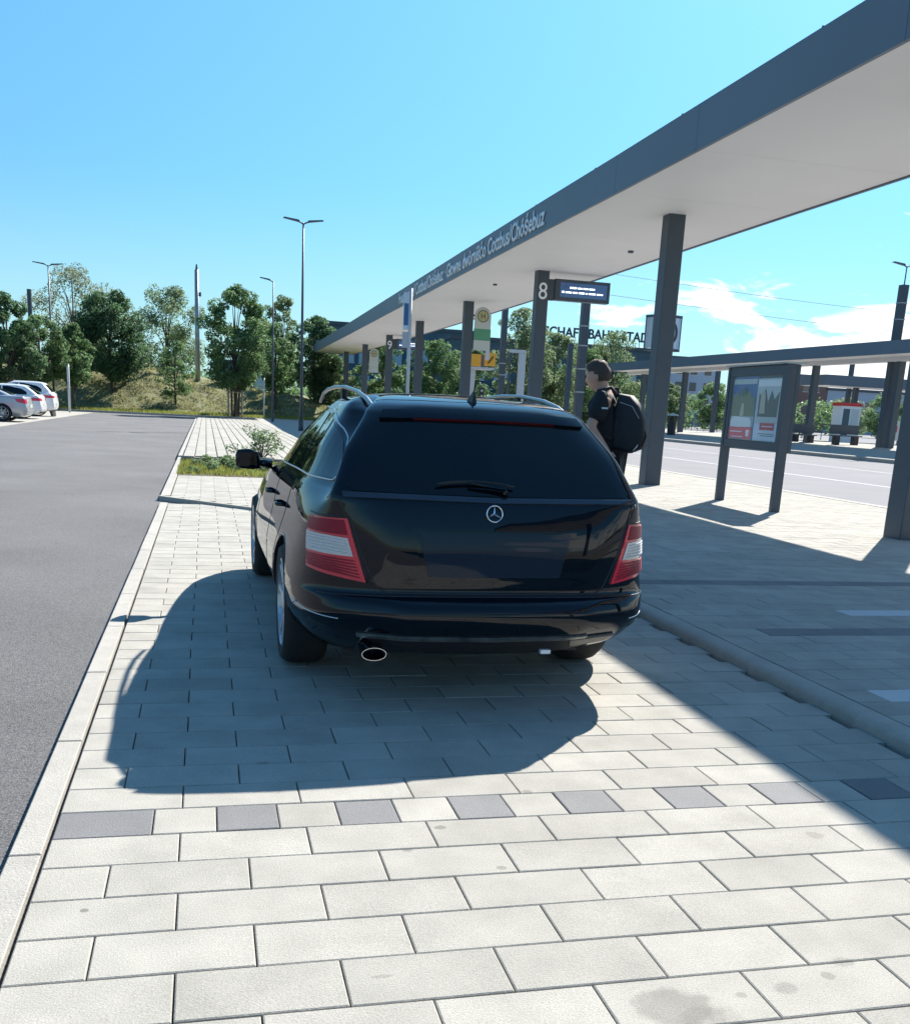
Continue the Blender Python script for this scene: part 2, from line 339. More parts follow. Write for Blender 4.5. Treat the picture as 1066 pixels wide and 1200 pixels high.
spots(K['slab'], [(1.07, 1.92, .105, .085, .70), (1.13, 1.86, .08, .06, .88), (1.38, 1.955, .032, .026, .78), (1.60, 2.045, .032, .024, .80), (1.25, 1.945, .016, .013, .76), (-.33, 2.60, .013, .012, .55), (.74, 3.02, .020, .016, .65), (.60, 2.86, .018, .014, .7), (1.13, 3.30, .022, .02, .7), (.40, 2.16, .03, .008, .80), (1.52, 1.99, .02, .02, .75), (.86, 2.70, .016, .014, .7), (2.0, 2.8, .03, .03, .8), (.20, 3.7, .03, .02, .8)])
# left kerb stones
kerb = thing('kerb', 'long pale flat kerb between the asphalt road and the pavement', 'kerb', (-.535, 0, 0))
j = 2.96-1.05*9; k = 0
while j < 12.6:
    me = slab_me(.090, 1.04, 'kerb'); o = bpy.data.objects.new('kerb_stone', me); C.objects.link(o); o.parent = kerb; o.location = (random.gauss(0, .0015), j+.525, .006+random.uniform(-.001, .001)); j += 1.05
o = MB().box(-.045, .045, -8, 12.4, -.09, -.03).build('kerb_bedding', 'joint', kerb)
# raised island beyond: slabs, planting bed, far strip of long slabs
isl = MB().prism([(-.60, 14.05), (.55, 12.85), (3.0, 12.4), (3.0, 17.9), (-.60, 17.9)], -.1, .0).build('raised_pavement', 'joint'); tag(isl, 'pale raised pavement with a dark dropped edge before the planting bed', kind='structure')
ic = []
for c in bond(-.47, 2.94, 12.7, 17.85, ybase=12.7):
    xm = c[0]; edge = 14.05-(xm+.6)*1.043 if xm < .55 else 12.85-(xm-.55)*.18
    if c[2] > edge-.03: ic.append(c)
pave(isl, ic, .030, cap=0)
ke = thing('dropped_kerb', 'dark low kerb edge running slantwise across the pavement beside the car mirror', 'kerb')
ke_b = MB()
for (xa, ya), (xb, yb) in [((-.62, 14.08), (.55, 12.86)), ((.55, 12.86), (3.0, 12.40))]:
    n = 3
    for i in range(n):
        p0 = (xa+(xb-xa)*i/n, ya+(yb-ya)*i/n); p1 = (xa+(xb-xa)*(i+1)/n, ya+(yb-ya)*(i+1)/n); d = Vector((p1[0]-p0[0], p1[1]-p0[1])).normalized()*.004
        MB().prism([(p0[0]+d.x, p0[1]-.06+d.y), (p1[0]-d.x, p1[1]-.06-d.y), (p1[0]-d.x, p1[1]+.04-d.y), (p0[0]+d.x, p0[1]+.04+d.y)], -.05, .036).build('kerb_stone', 'kerb', ke)
kl = thing('island_kerb', 'pale kerb along the road edge of the planting bed and far slabs', 'kerb')
for i in range(9): MB().box(-.60, -.485, 12.9+1.2+i*1.0, 12.9+2.19+i*1.0, -.08, .036).build('kerb_stone', 'kerb', kl)
for i in range(19): MB().box(-.60, -.485, 23.1+i*2, 25.09+i*2, -.08, .066).build('kerb_stone', 'kerb', kl)
bed = MB().box(-.485, 3.0, 17.95, 21.9, -.08, .03).build('planting_bed', 'soil'); tag(bed, 'soil planting bed full of weeds between the slabs', kind='structure')
strip = MB().box(-.485, 3.0, 21.95, 61, -.08, .10).build('slab_strip', 'joint'); tag(strip, 'long strip of narrow pale slabs running away beyond the planting bed', kind='structure')
sc = []
for i in range(15):
    x0 = -.475+i*.232; y = 21.97+(.2 if i % 2 else 0)
    while y < 60.9:
        yb = min(y+.6, 60.95)
        if x0 < 2.95: sc.append((x0+.011, x0+.232-.011, y+.004, yb-.004, 'slab'))
        y += .6
pave(strip, sc, .125, cap=0)
# right: raised bus platform with rounded kerb
plat = MB().box(3.055, 11.30, -12, 96, -.05, PZ-.034).build('bus_platform', 'joint'); tag(plat, 'raised slab bus platform beneath the long canopy', kind='structure')
def pspecial(k, a, b, cells): return False
pc = bond(3.068, 11.28, .5, 24, off0=.07)
pc2 = []
for c in pc:
    m = c[4]; xm, ym = (c[0]+c[1])/2, (c[2]+c[3])/2
    if 3.55 < xm < 4.6 and 5.57 < ym < 5.80: m = 'slab_grey'
    if 3.2 < xm < 6.9 and abs(ym-7.55) < .11: m = 'slab_grey'
    if (4.55 < xm < 5.35 and 6.2 < ym < 6.45) or (3.32 < xm < 3.9 and 4.13 < ym < 4.34): m = 'slab_white'
    pc2.append((*c[:4], m))
pave(plat, pc2, PZ)
MB().box(3.15, 11.28, 24.01, 96, PZ-.033, PZ-.001).build('far_paving', 'slab', plat)
hat = tag(thing('manhole_cover', 'rectangular slab cover with pale corner marks set in the platform', 'manhole cover', (4.90, 9.70, PZ)), None)
MB().box(-.30, .30, -.36, .36, -.001, .003).build('cover_plate', 'slab', hat)
for a, b, c_, d in [(-.31, .31, .355, .37), (-.31, .31, -.37, -.355)]: MB().box(a, b, c_, d, .0, .006).build('metal_rim', 'galv', hat)
rk = thing('rounded_kerb', 'dark rounded kerb stepping up to the bus platform right of the car', 'kerb', (2.94, 0, 0))
prof = [(0, -.03), (0, .028), (.008, .045), (.025, .056), (.05, .061), (.112, .062), (.112, -.03)]
y = -3.05
kmb = MB().extr(prof, lambda a, b, d: (a, d, b), 0, .9985)
k0 = kmb.build('kerb_stone', 'kerb', rk, loc=(0, y, 0), angle=40)
for i in range(1, 60): inst(k0, 'kerb_stone', rk, (0, y+i, 0))
# platform kerb on the bus-lane side
pk = thing('platform_edge_kerb', 'pale kerb along the bus lane edge of the near platform', 'kerb', (11.31, 0, 0))
for i in range(50): MB().box(0, .2, -12+i*2, -10.01+i*2, -.05, PZ+.004).build('kerb_stone', 'kerb', pk)
plat2 = MB().extr([(28, -.3), (42.2, -.3), (42.2, .48), (34.2, .47), (28.02, .17), (28, .15)], lambda a, b, d: (a, d, b), -10, 120).build('far_platform', 'slab'); tag(plat2, 'second bus platform across the bus lane under its own canopy', kind='structure')
lane_l = MB()
for x in (16.2, 21.5): lane_l.box(x, x+.12, -20, 100, .001, .004)
tag(lane_l.build('lane_marking', 'slab_white'), 'thin white lines painted along the bus lane', kind='structure')
back = MB().box(42.2, 200, -30, 200, -.06, .46).build('square_paving', 'bus_lane'); tag(back, 'sunlit paved ground beyond the second platform', kind='structure')
# far kerb, grass verge and embankment
fk = thing('far_kerb', 'low kerb closing the far end of the road before the embankment', 'kerb')
for i in range(30): MB().box(-34+i*1.5, -32.52+i*1.5, 70.2, 70.4, -.08, .10).build('kerb_stone', 'kerb', fk)
def hill_h(x, y):
    top = np.interp(x, [-60, -14, -4, 0, 3, 8, 16], [3.9, 3.6, 3.1, 2.3, 1.75, 1.35, .6])
    s = np.clip((y-73.2)/9.5, 0, 1); s = s*s*(3-2*s)
    return top*s+.05+(.22*np.sin(x*.55+y*.3)+.16*np.sin(x*1.3-y*.7))*s+.12*np.sin(x*2.9+y*1.9)*s
gx = np.linspace(-70, 24, 190); gy = np.linspace(70.4, 112, 70); gx, gy = np.meshgrid(gx, gy); gz = hill_h(gx, gy)
gz = gz*np.clip(1-(gy-98)/14, 0.02, 1)+rng.normal(0, .035, gz.shape)*(gy > 73)
vv = np.stack([gx, gy, gz], -1).reshape(-1, 3); nx = 190; ny = 70
ff = [(j*nx+i, j*nx+i+1, (j+1)*nx+i+1, (j+1)*nx+i) for j in range(ny-1) for i in range(nx-1)]
hill = MB().add(vv.tolist(), ff).build('embankment', 'drygrass', smooth=True); tag(hill, 'dry grass embankment closing the end of the road', kind='structure')

# grass and weeds (stuff)
def blades(name, pts, h, wd, m, label=None, lean=.5, parent=None, kind='stuff', seg=1):
    n = len(pts); pts = np.array(pts); a = rng.uniform(0, 2*np.pi, n); hh = h*rng.uniform(.5, 1.2, n); ww = wd*rng.uniform(.7, 1.3, n); ln = lean*hh*rng.uniform(0, 1, n); b = rng.uniform(0, 2*np.pi, n)
    dx, dy = np.cos(a)*ww/2, np.sin(a)*ww/2; tx, ty = np.cos(b)*ln, np.sin(b)*ln
    V = np.zeros((n, 3, 3)); V[:, 0] = pts+np.stack([dx, dy, 0*dx], -1); V[:, 1] = pts-np.stack([dx, dy, 0*dx], -1); V[:, 2] = pts+np.stack([tx, ty, hh], -1)
    me = bpy.data.meshes.new(name); me.from_pydata(V.reshape(-1, 3).tolist(), [], [(3*i, 3*i+1, 3*i+2) for i in range(n)])
    me.materials.append(K[m]); o = bpy.data.objects.new(name, me); C.objects.link(o); o.parent = parent
    return tag(o, label, kind=kind)
P_ = []
for _ in range(7000):
    x = random.uniform(-.50, 2.9); y = random.betavariate(1, 1)*3.6+18.0; P_.append((x, y, .03))
blades('weeds', P_, .085, .022, 'grass', 'yellow green weeds covering the planting bed')
P_ = []
for _ in range(22000):
    x = random.uniform(-26, 14); y = random.uniform(70.5, 74); P_.append((x, y, float(hill_h(x, y))))
blades('verge_grass', P_, .22, .05, 'grass', 'green grass verge along the foot of the embankment')
P_ = []
for _ in range(60000):
    x = random.uniform(-30, 14); y = random.uniform(73.5, 86); P_.append((x, y, float(hill_h(x, y))-.02))
blades('embankment_grass', P_, .16, .07, 'straw', 'straw coloured grass tufts on the embankment', lean=1)

# ------------------------------------------------------------------ trees and leaves
def leaf_cloud(name, clumps, nl, size, m, parent, flat=.0):
    """clumps: list of (cx,cy,cz,r). nl leaves in all."""
    cl = np.array(clumps); pr = cl[:, 3]**2; idx = rng.choice(len(cl), nl, p=pr/pr.sum())
    d = rng.normal(size=(nl, 3)); d /= np.linalg.norm(d, axis=1)[:, None]; rr = rng.uniform(.35, 1, nl)**.6
    c = cl[idx, :3]+d*(cl[idx, 3]*rr)[:, None]*np.array([1, 1, .8])
    a = rng.normal(size=(nl, 3))*.8+d*.6+np.array([0, 0, .5]); a /= np.linalg.norm(a, axis=1)[:, None]
    t = np.cross(a, rng.normal(size=(nl, 3))); t /= np.linalg.norm(t, axis=1)[:, None]; b = np.cross(a, t); s = size*rng.uniform(.6, 1.25, nl)[:, None]
    V = np.stack([c-t*s*.5, c-b*s*.32, c+t*s*.6, c+b*s*.32], 1)
    me = bpy.data.meshes.new(name); me.vertices.add(nl*4); me.vertices.foreach_set('co', V.reshape(-1)); me.loops.add(nl*4); me.loops.foreach_set('vertex_index', np.arange(nl*4, dtype=np.int32))
    me.polygons.add(nl); me.polygons.foreach_set('loop_start', np.arange(0, nl*4, 4, dtype=np.int32)); me.update(); me.validate()
    me.materials.append(K[m]); o = bpy.data.objects.new(name, me); C.objects.link(o); o.parent = parent; return o
def tree(name, label, x, y, z0, h, rad, base, m, nl=5000, size=.22, nclump=26, cl=.33, seed=1, group=None, narrow=1.0, airy=False, trunk_r=None, stuff_crown=True):
    nclump = int(nclump*2.2); nl = int(nl*2.7); size *= .76; cl *= .88; rad *= 1.14; base *= .82
    r_ = random.Random(seed); t = thing(name, label, 'tree', (x, y, z0), 0, group)
    ch = h-base; clumps = []
    for i in range(nclump):
        u = (i+.5)/nclump; zz = base+ch*(.06+.90*u); prof = math.sin(math.pi*min(1, (u*.86+.10)))**.62*narrow; a = r_.uniform(0, 2*math.pi); q = math.sqrt(r_.uniform(.02, 1))*rad*prof*.86
        clumps.append((q*math.cos(a), q*math.sin(a), zz, rad*cl*r_.uniform(.55, 1.15)*(1-.35*u)))
    clumps.append((0, 0, h-rad*cl*.5, rad*cl*.5))
    tr = trunk_r or h*.016; b = MB(); b.tube([(0, 0, -.3), (tr*.3, 0, base*.6), (-tr*.4, tr*.3, base+ch*.3), (0, 0, base+ch*.72)], [tr*1.25, tr, tr*.7, tr*.22], 9)
    for c in clumps[::4]:
        s = base*.75+(c[2]-base)*.45; s = max(base*.6, s); mid = Vector((c[0]*.45, c[1]*.45, s+(c[2]-s)*.62))
        b.tube([(0, 0, s), mid, c[:3]], [tr*.42, tr*.24, tr*.08], 5, cap=False)
    b.build('trunk', 'bark', t, smooth=True)
    leaf_cloud('crown', clumps, nl, size, m, t)
    return t

# ================================================================== CARS
def catmull(P, n):          # P (k,...) -> samples, n per span, chordal-safe
    P = np.asarray(P, float); k = len(P); out = []
    for i in range(k-1):
        p1, p2 = P[i], P[i+1]
        m1 = (P[i+1]-P[i-1])/2 if i > 0 else (p2-p1)
        m2 = (P[i+2]-P[i])/2 if i+2 < k else (p2-p1)
        lim = 1.0*np.abs(p2-p1)*1.5+.02; m1 = np.clip(m1, -lim, lim); m2 = np.clip(m2, -lim, lim)
        for j in range(n):
            t = j/n; out.append((2*t**3-3*t**2+1)*p1+(t**3-2*t**2+t)*m1+(-2*t**3+3*t**2)*p2+(t**3-t**2)*m2)
    out.append(P[-1]); return np.array(out)
def ringpts(z, w, yr, yf, rc=.16, bow=.03, tr=.02, tf=.10, ylen=4.58, zr=0):
    s = yf-yr; a = yr; q = max(.02, w)
    f = lambda v: min(v, a+s*.9)
    return [(0, yr, z), (.42*q, yr+bow*.25, z), (max(.5*q, w-rc*1.02), yr+bow*.7, z), (w-rc*.36, yr+bow+rc*.30, z), (w-tr, yr+bow+rc*1.15, z),
            (w, a+s*.24, z), (w, a+s*.48, z), (w-.005, a+s*.70, z), (w-tf*.5, a+s*.88, z), (w-tf-.12*q, a+s*.965, z), (0, yf, z)]
def shell(levels, nu=6, nv=5):
    net = np.array([ringpts(*l[:4], **(l[4] if len(l) > 4 else {})) for l in levels])      # (v,u,3)
    g = catmull(net, nv); g = np.swapaxes(catmull(np.swapaxes(g, 0, 1), nu), 0, 1)        # (V,U,3)
    g[..., 0] = np.maximum(g[..., 0], 0); g[:, 0, 0] = 0; g[:, -1, 0] = 0
    left = g[:, ::-1].copy(); left[..., 0] *= -1
    full = np.concatenate([g, left[:, 1:-1]], 1); return full
def shell_mesh(full, name, mats, parent):
    V, Un, _ = full.shape; v = full.reshape(-1, 3).tolist(); f = [(a*Un+b, a*Un+(b+1) % Un, (a+1)*Un+(b+1) % Un, (a+1)*Un+b) for a in range(V-1) for b in range(Un)]
    f.append(tuple(range(Un-1, -1, -1)))
    f.append(tuple((V-1)*Un+b for b in range(Un)))
    bm = bmesh.new(); vs_ = [bm.verts.new(p) for p in v]
    for q in f:
        try: bm.faces.new([vs_[i] for i in q])
        except ValueError: pass
    bmesh.ops.remove_doubles(bm, verts=bm.verts, dist=.0008); bmesh.ops.recalc_face_normals(bm, faces=bm.faces)
    me = bpy.data.meshes.new(name); bm.to_mesh(me); bvh = BVHTree.FromBMesh(bm); bm.free()
    for m in mats: me.materials.append(K[m])
    o = bpy.data.objects.new(name, me); C.objects.link(o); o.parent = parent; return o, bvh
def boolean(o, cutter, op='DIFFERENCE'):
    md = o.modifiers.new('b', 'BOOLEAN'); md.object = cutter; md.operation = op; md.solver = 'EXACT'; md.material_mode = 'TRANSFER'
    bpy.context.view_layer.update(); dg = bpy.context.evaluated_depsgraph_get(); me = bpy.data.meshes.new_from_object(o.evaluated_get(dg))
    o.modifiers.remove(md); old = o.data; o.data = me; bpy.data.objects.remove(cutter); me.polygons.foreach_set('use_smooth', [True]*len(me.polygons)); me.set_sharp_from_angle(angle=R(38))
class Proj:
    def __init__(s, bvh): s.b = bvh
    def rear(s, x, z):
        h = s.b.ray_cast(Vector((x, -1.5, z)), Vector((0, 1, 0))); return h[0], h[1]
    def side(s, y, z, sg=-1):
        h = s.b.ray_cast(Vector((sg*2, y, z)), Vector((-sg, 0, 0))); return h[0], h[1]
    def top(s, x, y):
        h = s.b.ray_cast(Vector((x, y, 3)), Vector((0, 0, -1))); return h[0], h[1]
    def corner(s, a, z, sg=-1):         # angle from straight back (0) round to the side (90)
        d = Vector((sg*math.sin(R(a)), -math.cos(R(a)), 0)); o = Vector((sg*.42, .55, z)); h = s.b.ray_cast(o+d*2, -d); return h[0], h[1]
def resample(pl, n):
    pl = np.array(pl, float); d = np.r_[0, np.cumsum(np.linalg.norm(np.diff(pl, axis=0), axis=1))]; t = np.linspace(0, d[-1], n)
    return np.stack([np.interp(t, d, pl[:, i]) for i in range(pl.shape[1])], -1)
def patch(name, bottom, top, fn, m, parent, off=.003, n=24, k=10, skirt=.012, smooth=True):
    A = resample(bottom, n); B = resample(top, n); g = []; nn = []
    last = None
    for j in range(k):
        t = j/(k-1); row = []; rn_ = []
        for i in range(n):
            q = A[i]*(1-t)+B[i]*t; p, no = fn(*q)
            if p is None:
                if last is None:
                    for w_ in np.linspace(.05, 1, 20):
                        c_ = A[n//2]*(1-t)+B[n//2]*t; p, no = fn(*(np.array(q)*(1-w_)+c_*w_))
                        if p is not None: break
                    if p is None: print('PATCHMISS', name, j, q)
                    if p is None and g: p, no = g[-1][i]-nn[-1][i]*off, nn[-1][i]
                    if p is None: p, no = Vector((0, 0, -1)), Vector((0, -1, 0))
                else: p, no = last
            last = (p, no)
            if (p-Vector((0, 2, .7))).dot(no) < 0: no = -no
            row.append(p+no*off); rn_.append(no)
        g.append(row); nn.append(rn_)
    v = [p for r_ in g for p in r_]; f = [(j*n+i, j*n+i+1, (j+1)*n+i+1, (j+1)*n+i) for j in range(k-1) for i in range(n-1)]
    ring = [(0, i) for i in range(n)]+[(j, n-1) for j in range(1, k)]+[(k-1, i) for i in range(n-2, -1, -1)]+[(j, 0) for j in range(k-2, 0, -1)]
    base = len(v); v += [g[j][i]-nn[j][i]*skirt for j, i in ring]; m_ = len(ring)
    f += [(ring[q][0]*n+ring[q][1], ring[(q+1) % m_][0]*n+ring[(q+1) % m_][1], base+(q+1) % m_, base+q) for q in range(m_)]
    b = MB().add(v, f); o = b.build(name, m, parent); me = o.data; me.polygons.foreach_set('use_smooth', [True]*len(me.polygons)); me.set_sharp_from_angle(angle=R(40)); return o
def line(name, pts, fn, m, parent, r=.003, off=.001, n=30, k=6):
    P = resample(pts, n); q = []
    for a in P:
        p, no = fn(*a)
        if p is None: continue
        if (p-Vector((0, 2, .7))).dot(no) < 0: no = -no
        q.append(p+no*off)
    return MB().tube(q, r, k).build(name, m, parent, smooth=True)
def wheel_parts(parent, x, y, sg, rt=.318, wd=.225, spokes=5, hi=True):
    w_ = thing_child('wheel', parent, (x, y, rt)); n = 40 if hi else 24; h = wd/2; rr = rt*.735
    MB().lathe([(rr-.005, -h+.01), (rr+.02, -h+.002), (rt-.03, -h), (rt-.006, -h+.03), (rt, -h+.06), (rt, h-.06), (rt-.006, h-.03), (rt-.03, h), (rr+.02, h-.002), (rr-.005, h-.01)], 'x', n).build('tyre', 'rubber', w_, smooth=True)
    b = MB().lathe([(rr+.006, sg*(h-.012)), (rr-.012, sg*(h-.004)), (rr-.02, sg*(h-.03)), (rr-.035, sg*(h-.09)), (rr-.03, -sg*h*.8)], 'x', n)
    xo = sg*(h-.035)
    for i in range(spokes):
        for dd in (-.11, .11):
            a = 2*math.pi*i/spokes+dd; a2 = 2*math.pi*i/spokes+dd*2.2
            for s0, s1, w0 in [(.05, rr-.02, .016)]:
                p0 = Vector((xo-sg*.012, math.cos(a)*s0, math.sin(a)*s0)); p1 = Vector((xo+sg*.012, math.cos(a2)*s1, math.sin(a2)*s1)); t = (p1-p0).normalized(); nrm = Vector((1, 0, 0)).cross(t).normalized()*w0
                dx = Vector((sg*.022, 0, 0)); b.add([p0-nrm*1.3, p0+nrm*1.3, p1+nrm, p1-nrm, p0-nrm*.8+dx, p0+nrm*.8+dx, p1+nrm*.7+dx*.6, p1-nrm*.7+dx*.6], [(0, 1, 2, 3), (4, 5, 6, 7), (0, 1, 5, 4), (1, 2, 6, 5), (2, 3, 7, 6), (3, 0, 4, 7)])
    b.lathe([(.0, xo+sg*.03), (.03, xo+sg*.028), (.06, xo+sg*.02), (.065, xo-sg*.02)], 'x', 20)
    b.build('rim', 'alloy', w_, smooth=False)
    MB().lathe([(.02, -sg*.02), (.14, -sg*.02), (.145, sg*.01), (.02, sg*.012)], 'x', 24).build('brake_disc', 'galv', w_)
    return w_
def thing_child(name, parent, loc):
    o = bpy.data.objects.new(name, None); C.objects.link(o); o.parent = parent; o.location = loc; o.empty_display_size = .1; return o

CX, CY = 1.252, 4.22
car = thing('estate_car', 'shiny black estate car with roof rails parked on the pavement, seen from behind', 'car', (CX, CY, 0))
LV = [
 (.21, .76, .32, 4.36, dict(rc=.30, bow=.10)), (.275, .83, .16, 4.46, dict(rc=.34, bow=.10)), (.345, .868, .062, 4.54, dict(rc=.38, bow=.085)), (.40, .884, .018, 4.57, dict(rc=.38, bow=.075)),
 (.45, .887, .0, 4.58, dict(rc=.38, bow=.07)), (.495, .887, .012, 4.57, dict(rc=.37, bow=.07)), (.522, .886, .045, 4.56, dict(rc=.35, bow=.06)), (.545, .886, .085, 4.54, dict(rc=.34, bow=.05)),
 (.64, .870, .085, 4.50, dict(rc=.33, bow=.05)), (.75, .846, .088, 4.32, dict(rc=.30, bow=.05)), (.84, .828, .10, 3.95, dict(rc=.26, bow=.05)), (.91, .808, .118, 3.50, dict(rc=.21, bow=.05, tr=.04)),
 (.955, .785, .135, 3.15, dict(rc=.16, bow=.05, tr=.065)), (.985, .765, .160, 3.02, dict(rc=.13, bow=.05, tr=.085)), (1.06, .730, .215, 2.82, dict(rc=.12, bow=.05, tr=.095)), (1.15, .692, .285, 2.58, dict(rc=.12, bow=.05, tr=.105)),
 (1.235, .642, .355, 2.33, dict(rc=.14, bow=.05, tr=.12)), (1.295, .606, .405, 2.10, dict(rc=.16, bow=.05, tr=.105)), (1.33, .586, .445, 1.95, dict(rc=.17, bow=.05, tr=.10)), (1.362, .552, .50, 1.88, dict(rc=.20, bow=.06, tr=.12)),
 (1.388, .480, .66, 1.80, dict(rc=.18, bow=.06, tr=.06)), (1.405, .34, .88, 1.72, dict(rc=.12, bow=.05)), (1.414, .18, 1.05, 1.62, dict(rc=.06, bow=.03)), (1.417, .03, 1.18, 1.55, dict(rc=.01, bow=.01))]
car.rotation_euler = (0, 0, R(.45))
body, bvh = shell_mesh(shell(LV), 'body', ['paint', 'plastic'], car); PJ = Proj(bvh)
cutm = MB()
for y in (1.06, 3.82):
    for sg in (-1, 1): cutm.lathe([(0, sg*.60), (.352, sg*.60), (.352, sg*1.0), (0, sg*1.0)], 'x', 48, c=(0, y, .318))
cut = cutm.build('cutter', 'plastic'); cut.location = (CX, CY, 0); cut.rotation_euler = (0, 0, R(.45))
boolean(body, cut)
for y in (1.06, 3.82):
    for sg in (-1, 1): wheel_parts(car, sg*.765, y, sg)
# arch lips
for y in (1.06, 3.82):
    pts = [(y+.362*math.cos(t), .318+.362*math.sin(t)) for t in np.linspace(R(-8), R(188), 30)]
    line('arch_lip', pts, lambda a, b: PJ.side(a, b, -1), 'paint', car, r=.007, off=-.003)
MB().tube([(0, 1.06, .318-.0), (0, 1.06, .3181)], .01).build('axle', 'plastic', car)
MB().box(-.60, .60, .55, 4.1, .17, .23).build('underbody', 'plastic', car)
# rear window
rg = patch('rear_window', [(-.660, .998), (-.645, .982), (-.4, .976), (0, .974), (.4, .976), (.645, .982), (.660, .998)], [(-.505, 1.262), (-.490, 1.276), (-.3, 1.284), (0, 1.286), (.3, 1.284), (.490, 1.276), (.505, 1.262)], PJ.rear, 'glass', car, off=.004, n=40, k=14)
sp_ = patch('roof_spoiler', [(-.485, 1.280), (-.3, 1.288), (0, 1.290), (.3, 1.288), (.485, 1.280)], [(-.465, 1.316), (-.3, 1.325), (0, 1.327), (.3, 1.325), (.465, 1.316)], PJ.rear, 'paint', car, off=.020, n=40, k=8, skirt=.03)
def rear_off(d):
    def f(x, z):
        p, n_ = PJ.rear(x, z)
        return (p-Vector((0, d, 0)), n_) if p else (p, n_)
    return f
patch('brake_light', [(-.38, 1.296), (0, 1.299), (.38, 1.296)], [(-.38, 1.314), (0, 1.317), (.38, 1.314)], rear_off(.020), 'reddark', car, off=.004, n=24, k=4)
# tailgate seams, chrome strip, plate recess
tg = [(-.695, .955), (-.675, .90), (-.645, .865), (-.60, .72), (-.545, .595), (-.52, .56), (-.48, .548), (0, .545), (.48, .548), (.52, .56), (.545, .595), (.60, .72), (.645, .865), (.675, .90), (.695, .955)]
line('tailgate_seam', tg, PJ.rear, 'black', car, r=.0035, off=-.0005, n=90)
patch('trim_strip', [(-.675, .955), (0, .947), (.675, .955)], [(-.680, .975), (0, .967), (.680, .975)], PJ.rear, 'alu', car, off=.008, n=40, k=4).data.materials[0] = mat('dark_chrome_trim', (.10, .105, .115), .18, .9)
patch('plate_recess', [(-.32, .608), (.32, .608)], [(-.385, .828), (.385, .828)], PJ.rear, 'paint', car, off=.001, n=20, k=8, skirt=.002)
rh = patch('recess_rim', [(-.40, .828), (.40, .828)], [(-.405, .842), (.405, .842)], PJ.rear, 'paint', car, off=.010, n=20, k=4)
pl = patch('number_plate', [(-.305, .622), (.305, .622)], [(-.355, .818), (.355, .818)], PJ.rear, 'plate', car, off=.006, n=12, k=5)
# star emblem
em = thing_child('emblem', car, (0.02, 0, 0)); p, n_ = PJ.rear(-.012, .905); cxm, cym, czm = p; ev = MB()
r0 = .036; cpts = [(r0*math.cos(t), r0*math.sin(t)) for t in np.linspace(0, 2*math.pi, 41)]
em.location = (-.012, cym-.008, .905); em.rotation_euler = (R(-10), 0, 0)
MB().tube([(a, 0, b) for a, b in cpts], .0032, 8, cap=False).build('ring', 'chrome', em, smooth=True)
st = MB()
for i in range(3):
    a = R(90+120*i); a1, a2 = a+R(60), a-R(60); st.add([(0, -.007, 0), (.034*math.cos(a), 0, .034*math.sin(a)), (.0065*math.cos(a1), 0, .0065*math.sin(a1)), (.0065*math.cos(a2), 0, .0065*math.sin(a2)), (0, .003, 0)], [(0, 1, 2), (0, 3, 1), (4, 2, 1), (4, 1, 3)])
st.build('star', 'chrome', em)
# wiper
wp = thing_child('wiper', car, (0, 0, 0)); q = []
for i in range(14):
    t = i/13; x = -.27+.36*t; z = 1.016+.022*math.sin(math.pi*(.12+.80*t)); p, n_ = PJ.rear(x, z); q.append(p+Vector((0, -.028, 0)))
MB().tube(q, [.004]+[.007]*12+[.005], 6).build('blade', 'plastic', wp, smooth=True)
p0 = PJ.rear(.04, .985)[0]+Vector((0, -.02, 0)); p1 = PJ.rear(.05, 1.014)[0]+Vector((0, -.036, 0)); p2 = PJ.rear(-.12, 1.032)[0]+Vector((0, -.036, 0))
MB().tube([p0, p1, p2], [.017, .011, .006], 8).build('arm', 'paint', wp, smooth=True)
# tail lights: angle / height patches
for sg in (-1, 1):
    fn = lambda a, z, sg=sg: PJ.corner(a, z, sg)
    tl = thing_child('tail_light', car, (0, 0, 0)); tag(tl, None)
    inner = [(20.5, .592), (23.5, .655), (26.5, .725), (29.5, .795), (32, .862)]; outer = [(62, .628), (66, .69), (68, .745), (69.5, .80), (68, .852)]
    def at_(pl, z): return float(np.interp(z, [q[1] for q in pl], [q[0] for q in pl]))
    def band(nm, z0i, z0o, z1i, z1o, m, off, ins=0):
        lo = [(at_(inner, z0i)+ins, z0i), ((at_(inner, z0i)+at_(outer, z0o))*.45, z0i*.55+z0o*.45), (at_(outer, z0o)-ins, z0o)]
        hi = [(at_(inner, z1i)+ins, z1i), ((at_(inner, z1i)+at_(outer, z1o))*.45, z1i*.5+z1o*.5+.003), (at_(outer, z1o)-ins, z1o)]
        return patch(nm, lo, hi, fn, m, tl, off=off, n=26, k=7)
    band('lens_housing', .588, .630, .864, .852, 'redlens', .006)
    band('clear_lens', .700, .706, .779, .786, 'clearlens', .010, ins=2.6)
    for i in range(5): band('clear_rib', .710+.0135*i, .716+.0137*i, .714+.0135*i, .720+.0137*i, 'palepost', .0135, ins=4.5)
    band('upper_lens', .792, .796, .856, .846, 'reddeep', .0085, ins=2)
    for i in range(6): band('lens_rib', .606+.0145*i, .643+.009*i, .610+.0145*i, .6465+.009*i, 'reddeep', .0105, ins=2.5)
    line('lamp_seam', [(at_(inner, z)-.9, z) for z in np.linspace(.588, .862, 12)]+[(a, .868) for a in np.linspace(33, 70, 8)], fn, 'black', car, r=.004, off=-.001)
